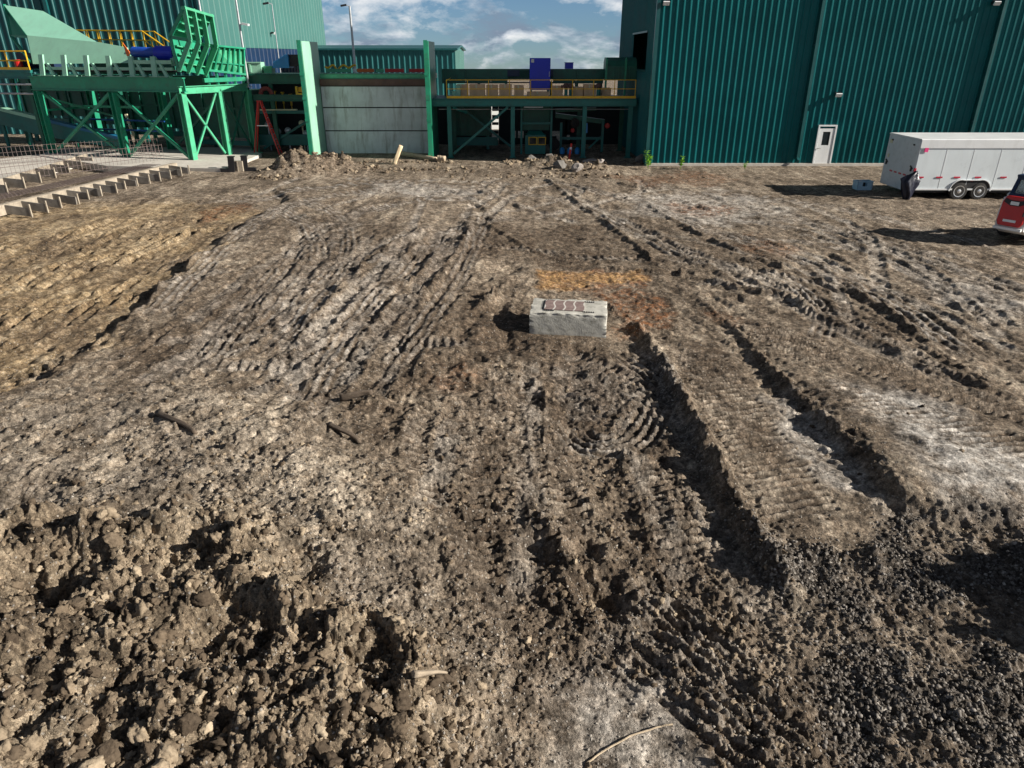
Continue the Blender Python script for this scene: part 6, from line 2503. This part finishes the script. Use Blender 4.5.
ss = thing('skid_steer', 'red and white skid steer loader with a black cab at the right edge', 'skid steer', SP(1.6, 0, 0))
def sideprism(mb, poly, s0, s1):
    mb.prism([SP(f_, s0, z_) for f_, z_ in poly], HS * (s1 - s0))
m = MB()
sideprism(m, [(.05, .50), (.0, .95), (.14, 1.52), (1.0, 1.55), (1.1, 1.1), (2.9, .95), (3.0, .35), (.5, .30)], -.46, .46)
m.build('body', painted('machine_white', (.68, .69, .70), .4, 0, .06, 2, (.35, .30, .25), .4), ss)
m = MB()
rear = [(-.34, .62), (-.41, .75), (-.41, 1.40), (-.33, 1.60), (.33, 1.60), (.41, 1.40), (.41, .75), (.34, .62)]
m.prism([SP(-.10 + .13 * (z_ - .62), s_, z_) for s_, z_ in rear], HF * .14)
dn_ = m.build('rear_door', M_RED, ss, bevel=.03)
def rp(s_, z_, o=-.005):
    return SP(-.10 + .13 * (z_ - .62) + o, s_, z_)
m = MB()
m.prism([rp(-.35, 1.40), rp(-.32, 1.52), rp(-.13, 1.47), rp(.13, 1.47), rp(.32, 1.52), rp(.35, 1.40), rp(.13, 1.30), rp(-.13, 1.30)], HF * -.03)
m.build('grille', M_BLACK, dn_)
m = MB()
m.prism([rp(-.13, 1.33, -.036), rp(-.13, 1.44, -.036), rp(.13, 1.44, -.036), rp(.13, 1.33, -.036)], HF * -.015)
m.prism([rp(-.2, .76), rp(-.2, .84), rp(.2, .84), rp(.2, .76)], HF * -.02)
m.build('lamp_strip', M_WHITE, dn_)
m = MB()
m.bar(rp(.37, 1.0, -.02), rp(.37, 1.14, -.02), .05, .05)
m.build('handle', M_BLACK, dn_)
m = MB()
m.bar(SP(-.08, -.44, .54), SP(-.08, .44, .54), .10, .09)
m.build('bumper', M_WHITE, ss)
# cab
m = MB()
for s_ in (-.43, .43):
    m.bar(SP(.55, s_, 1.5), SP(.85, s_, 2.08), .11, .10)
    m.bar(SP(2.2, s_, 1.0), SP(2.1, s_, 2.08), .11, .10)
    m.bar(SP(.80, s_, 2.10), SP(2.2, s_, 2.10), .12, .10)
m.bar(SP(.83, -.46, 2.10), SP(.83, .46, 2.10), .14, .10)
m.prism([SP(.78, -.50, 2.14), SP(2.3, -.50, 2.14), SP(2.3, .50, 2.14), SP(.78, .50, 2.14)], Vector((0, 0, .07)))
m.bar(SP(.5, -.43, 1.56), SP(.5, .43, 1.56), .12, .12)
m.build('cab_frame', M_NAVY, ss)
m = MB()
m.prism([SP(.57, -.36, 1.62), SP(.57, .36, 1.62), SP(.80, .36, 2.04), SP(.80, -.36, 2.04)], HF * .015)
for s_ in (-.43, .43):
    m.prism([SP(.7, s_, 1.62), SP(2.1, s_, 1.4), SP(2.05, s_, 2.03), SP(.92, s_, 2.03)], HS * .01)
gm2, k, b = new_mat('tinted_glass')
b.inputs['Base Color'].default_value = (.45, .52, .55, 1)
b.inputs['Roughness'].default_value = .08
b.inputs['Transmission Weight'].default_value = .85
m.build('window', gm2, ss)
m = MB()
m.box(SP(1.4, 0, 1.45), (.5, .5, .14), RS)
m.box(SP(1.15, 0, 1.8), (.14, .5, .6), RS)
m.build('seat', M_BLACK, ss)
for s_ in (-.60, .60):
    m = MB()
    sideprism(m, [(.95, 1.30), (.85, 1.52), (1.0, 1.58), (2.2, 1.30), (3.1, .75), (3.05, .50), (2.1, 1.08), (1.05, 1.32)], s_ - .09, s_ + .09)
    ar = m.build('lift_arm', painted('arm_white', (.70, .71, .72), .4, 0, .06, 2, (.35, .3, .25), .4), ss)
    m = MB()
    sg = 1 if s_ > 0 else -1
    m.prism([SP(1.1, s_ + sg * .095, 1.38), SP(1.7, s_ + sg * .095, 1.26), SP(1.7, s_ + sg * .095, 1.36), SP(1.1, s_ + sg * .095, 1.485)], HS * (sg * .012))
    m.build('stripe', M_RED, ar)
    m = MB()
    m.bar(SP(1.1, s_ * .9, .7), SP(1.0, s_ * .9, 1.45), .14, .16)
    m.build('tower', M_BLACK, ss)
    for f_ in (1.35, 2.4):
        m = MB()
        m.lathe(SP(f_, s_ - .0, .42), HS * sg, [(.2, -.16), (.38, -.15), (.42, -.09), (.42, .09), (.38, .15), (.24, .16)], 24)
        wl = m.build('wheel', M_RUBBER, ss)
        m = MB()
        m.lathe(SP(f_, s_, .42), HS * sg, [(.24, .13), (.235, .165), (.18, .14), (.08, .13), (.07, .17), (.02, .175)], 18)
        m.build('rim', M_WHITE, wl)
m = MB()
sideprism(m, [(3.05, .05), (3.9, .04), (3.9, .10), (3.2, .14), (3.15, .75), (3.05, .75)], -.9, .9)
m.build('bucket', M_BLACK, ss)

# ================================================================== debris, logs, stakes, weeds
M_OLDWOOD = painted('weathered_wood', (0.46, 0.37, 0.26), .85, 0, .2, 3.0, (.20, .15, .10), .6, bump=.4)
M_DARKWOOD = painted('dark_wood', (0.10, 0.075, 0.055), .9, 0, .3, 5.0, (.25, .2, .15), .5, bump=.4)


def log(name, p, q, r, r2, mat, label, cat, n=14, segs=10, bend=.0):
    p, q = Vector(p), Vector(q)
    d = (q - p).normalized()
    a_ = Vector((0, 0, 1)) if abs(d.z) < .9 else Vector((1, 0, 0))
    s_ = d.cross(a_).normalized()
    t_ = s_.cross(d)
    vs, fs = [], []
    sd_ = rnd.random() * 9
    for j in range(segs + 1):
        f_ = j / segs
        c_ = p.lerp(q, f_) + t_ * (bend * sin(pi * f_)) + s_ * (bend * .6 * sin(2 * pi * f_))
        rr = r + (r2 - r) * f_
        for i in range(n):
            an = 2 * pi * i / n
            k_ = rr * (1 + .16 * sin(an * 3 + sd_ + j * .2) + .10 * sin(an * 5 + sd_ * 2 - j * .35) + .06 * sin(j * 1.7 + an))
            vs.append(c_ + s_ * cos(an) * k_ + t_ * sin(an) * k_)
    for j in range(segs):
        for i in range(n):
            fs.append((j * n + i, j * n + (i + 1) % n, (j + 1) * n + (i + 1) % n, (j + 1) * n + i))
    fs.append(tuple(range(n))[::-1])
    fs.append(tuple(range(segs * n, (segs + 1) * n)))
    m = MB()
    m.add(vs, fs)
    return tag(m.build(name, mat, None, smooth=True), label, cat)


p_ = G(394, 164.5)
gz = ground_z(p_.x, p_.y)
log('timber_post', (p_.x, p_.y, gz - .05), (p_.x + .42, p_.y + .5, gz + 1.02), .13, .12, painted('pale_timber', (.58, .46, .30), .8, 0, .15, 3, (.35, .26, .17), .4), 'short pale timber post leaning in the dirt before the concrete wall', 'post')
p_, q_ = G(401, 156), G(436, 162)
log('fallen_log', (p_.x, p_.y + .3, ground_z(p_.x, p_.y) + .14), (q_.x, q_.y + .2, ground_z(q_.x, q_.y) + .14), .16, .13, M_OLDWOOD, 'long tan log lying at the foot of the concrete wall', 'log')
p_ = G(443, 162)
log('log_stub', (p_.x - .3, p_.y, .18), (p_.x + .15, p_.y - .1, .2), .2, .19, M_OLDWOOD, 'thick sawn log stub at the foot of the right wing plate', 'log')
# near field wood
def onground(a_, b_, dz=0.0):
    g = G(a_, b_)
    return Vector((g.x, g.y, ground_z(g.x, g.y) + dz))
log('broken_stick', onground(332, 446, .04), onground(362, 460, .03), .045, .03, M_DARKWOOD, 'dark broken stick lying on the smooth dirt left of centre', 'stick', bend=.03)
log('broken_stick', onground(166, 446, .04), onground(204, 470, .03), .05, .03, M_DARKWOOD, 'dark stick on the smooth side of the dirt heap at the left', 'stick', bend=.03)
log('wood_splinter', onground(420, 752, .09), onground(450, 730, .12), .034, .012, painted('bleached_wood', (.33, .27, .20), .85, 0, .2, 8, (.22, .17, .12), .5, bump=.5), 'bleached wood splinter lying on the clods at the bottom of the picture', 'splinter', bend=.01)
log('broken_stick', onground(342, 413, .05), onground(374, 412, .06), .06, .05, M_DARKWOOD, 'dark stubby stick end beside the small hollow left of centre', 'stick', bend=.02)
m = MB()
pts = [(586, 772), (606, 756), (630, 742), (656, 733), (672, 731)]
rt = [onground(a_, b_, .025) for a_, b_ in pts]
rt2 = []
for a_, b_ in zip(rt[:-1], rt[1:]):
    for i in range(4):
        rt2.append(a_.lerp(b_, i / 4) + Vector((rnd.uniform(-.006, .006), rnd.uniform(-.006, .006), rnd.uniform(-.004, .008))))
m.path(rt2 + [rt[-1]], .009, 6)
tag(m.build('root', M_OLDWOOD, None), 'thin curved root on the pale dirt at the bottom edge', 'root')
# rubble near the right end of the platform
M_RUB = painted('grey_rubble', (.15, .14, .13), .85, 0, .2, 2, (.12, .11, .10), .6, bump=.4)
M_RUBP = painted('pale_rubble', (.30, .27, .25), .85, 0, .3, 3, (.13, .11, .10), .8, bump=.6)
rub = [(577, 172, .34, .30, .30, M_RUBP, 'big pale grey rubble lump in front of the red marker stake'), (593, 163, .70, .32, .16, M_RUBP, 'long tilted slab of broken concrete right of the marker stake'),
       (548, 166, .36, .34, .26, M_RUB, 'dark rubble lump left of the marker stake'), (560, 170, .40, .3, .3, M_RUB, 'dark rubble lump between the marker stake and the pale lump'),
       (640, 163, .40, .3, .35, M_RUB, 'grey rubble at the corner of the right warehouse'), (531, 163, .35, .3, .2, M_RUB, 'small dark rubble at the edge of the platform shade'),
       (600, 170, .22, .2, .15, M_RUBP, 'small pale rubble right of the big pale lump')]
for i, (a_, b_, sx_, sy_, sz_, mm, lab) in enumerate(rub):
    pr, ff = lump_protos(2, 1, .35, 400 + i, 5)
    g = G(a_, b_)
    gz = ground_z(g.x, g.y)
    m = MB()
    m.add([(g.x + p[0] * sx_, g.y + p[1] * sy_, gz + sz_ * .55 + p[2] * sz_) for p in pr[0]], [tuple(q) for q in ff])
    tag(m.build('rubble', mm, None), lab, 'rubble', 'rubble lumps by the platform')
# marker stake
g = G(568.5, 161.5)
mk = thing('marker_stake', 'red marker stake with a white band standing among the rubble', 'stake', (g.x, g.y, ground_z(g.x, g.y)))
gz = ground_z(g.x, g.y)
m = MB()
m.bar((g.x, g.y, gz - .1), (g.x + .10, g.y, gz + .72), .12, .05)
m.build('stake', M_RED, mk)
m = MB()
m.bar((g.x + .102, g.y, gz + .735), (g.x + .118, g.y, gz + .86), .124, .054)
m.build('band', M_WHITE, mk)
m = MB()
m.bar((g.x + .12, g.y, gz + .862), (g.x + .145, g.y, gz + 1.08), .12, .05)
m.build('tip', M_RED, mk)


def weed(px_, py_, h, n, label):
    g = G(px_, py_)
    gz = max(0, ground_z(g.x, g.y))
    t = thing('weed', label, 'weed', (g.x, g.y, gz), 'weeds along the right warehouse wall')
    ms_, ml_ = MB(), MB()
    for s_ in range(3):
        tip = Vector((g.x + rnd.uniform(-.2, .2), g.y + rnd.uniform(-.15, .1), gz + h * rnd.uniform(.7, 1)))
        ms_.path([Vector((g.x, g.y, gz)), Vector((g.x, g.y, gz)).lerp(tip, .5) + Vector((rnd.uniform(-.05, .05), 0, .03)), tip], .012, 5)
        for i in range(n):
            f_ = .25 + .75 * rnd.random()
            c_ = Vector((g.x, g.y, gz)).lerp(tip, f_)
            a_ = rnd.random() * 2 * pi
            d = Vector((cos(a_), sin(a_), rnd.uniform(-.2, .5))).normalized()
            s2_ = d.cross(Vector((0, 0, 1))).normalized()
            L = h * rnd.uniform(.16, .28)
            wv_ = L * .28
            up = Vector((0, 0, .15 * L))
            ml_.add([c_, c_ + d * L * .45 + s2_ * wv_ + up, c_ + d * L, c_ + d * L * .45 - s2_ * wv_ + up], [(0, 1, 2), (0, 2, 3)])
    ms_.build('stem', M_LEAF, t)
    ml_.build('leaf', M_LEAF, t, fixn=False)


weed(648, 169, 1.0, 26, 'tall bright green weed at the corner of the right warehouse')
weed(680, 169, .75, 22, 'bright green weed against the ribbed wall, second from its corner')
weed(745, 169, .40, 16, 'tiny green weed at the wall foot midway to the white door')

# pale hardstanding beyond the platform, seen through its gaps
m = MB()
m.prism([(-14, 66, -.2), (14, 66, -.2), (14, 110, -.2), (-14, 110, -.2)], (0, 0, .24))
hs = m.build('concrete_pad', painted('white_hardstanding', (.62, .61, .58), .85, 0, .1, .3), None)
hs['kind'] = 'structure'
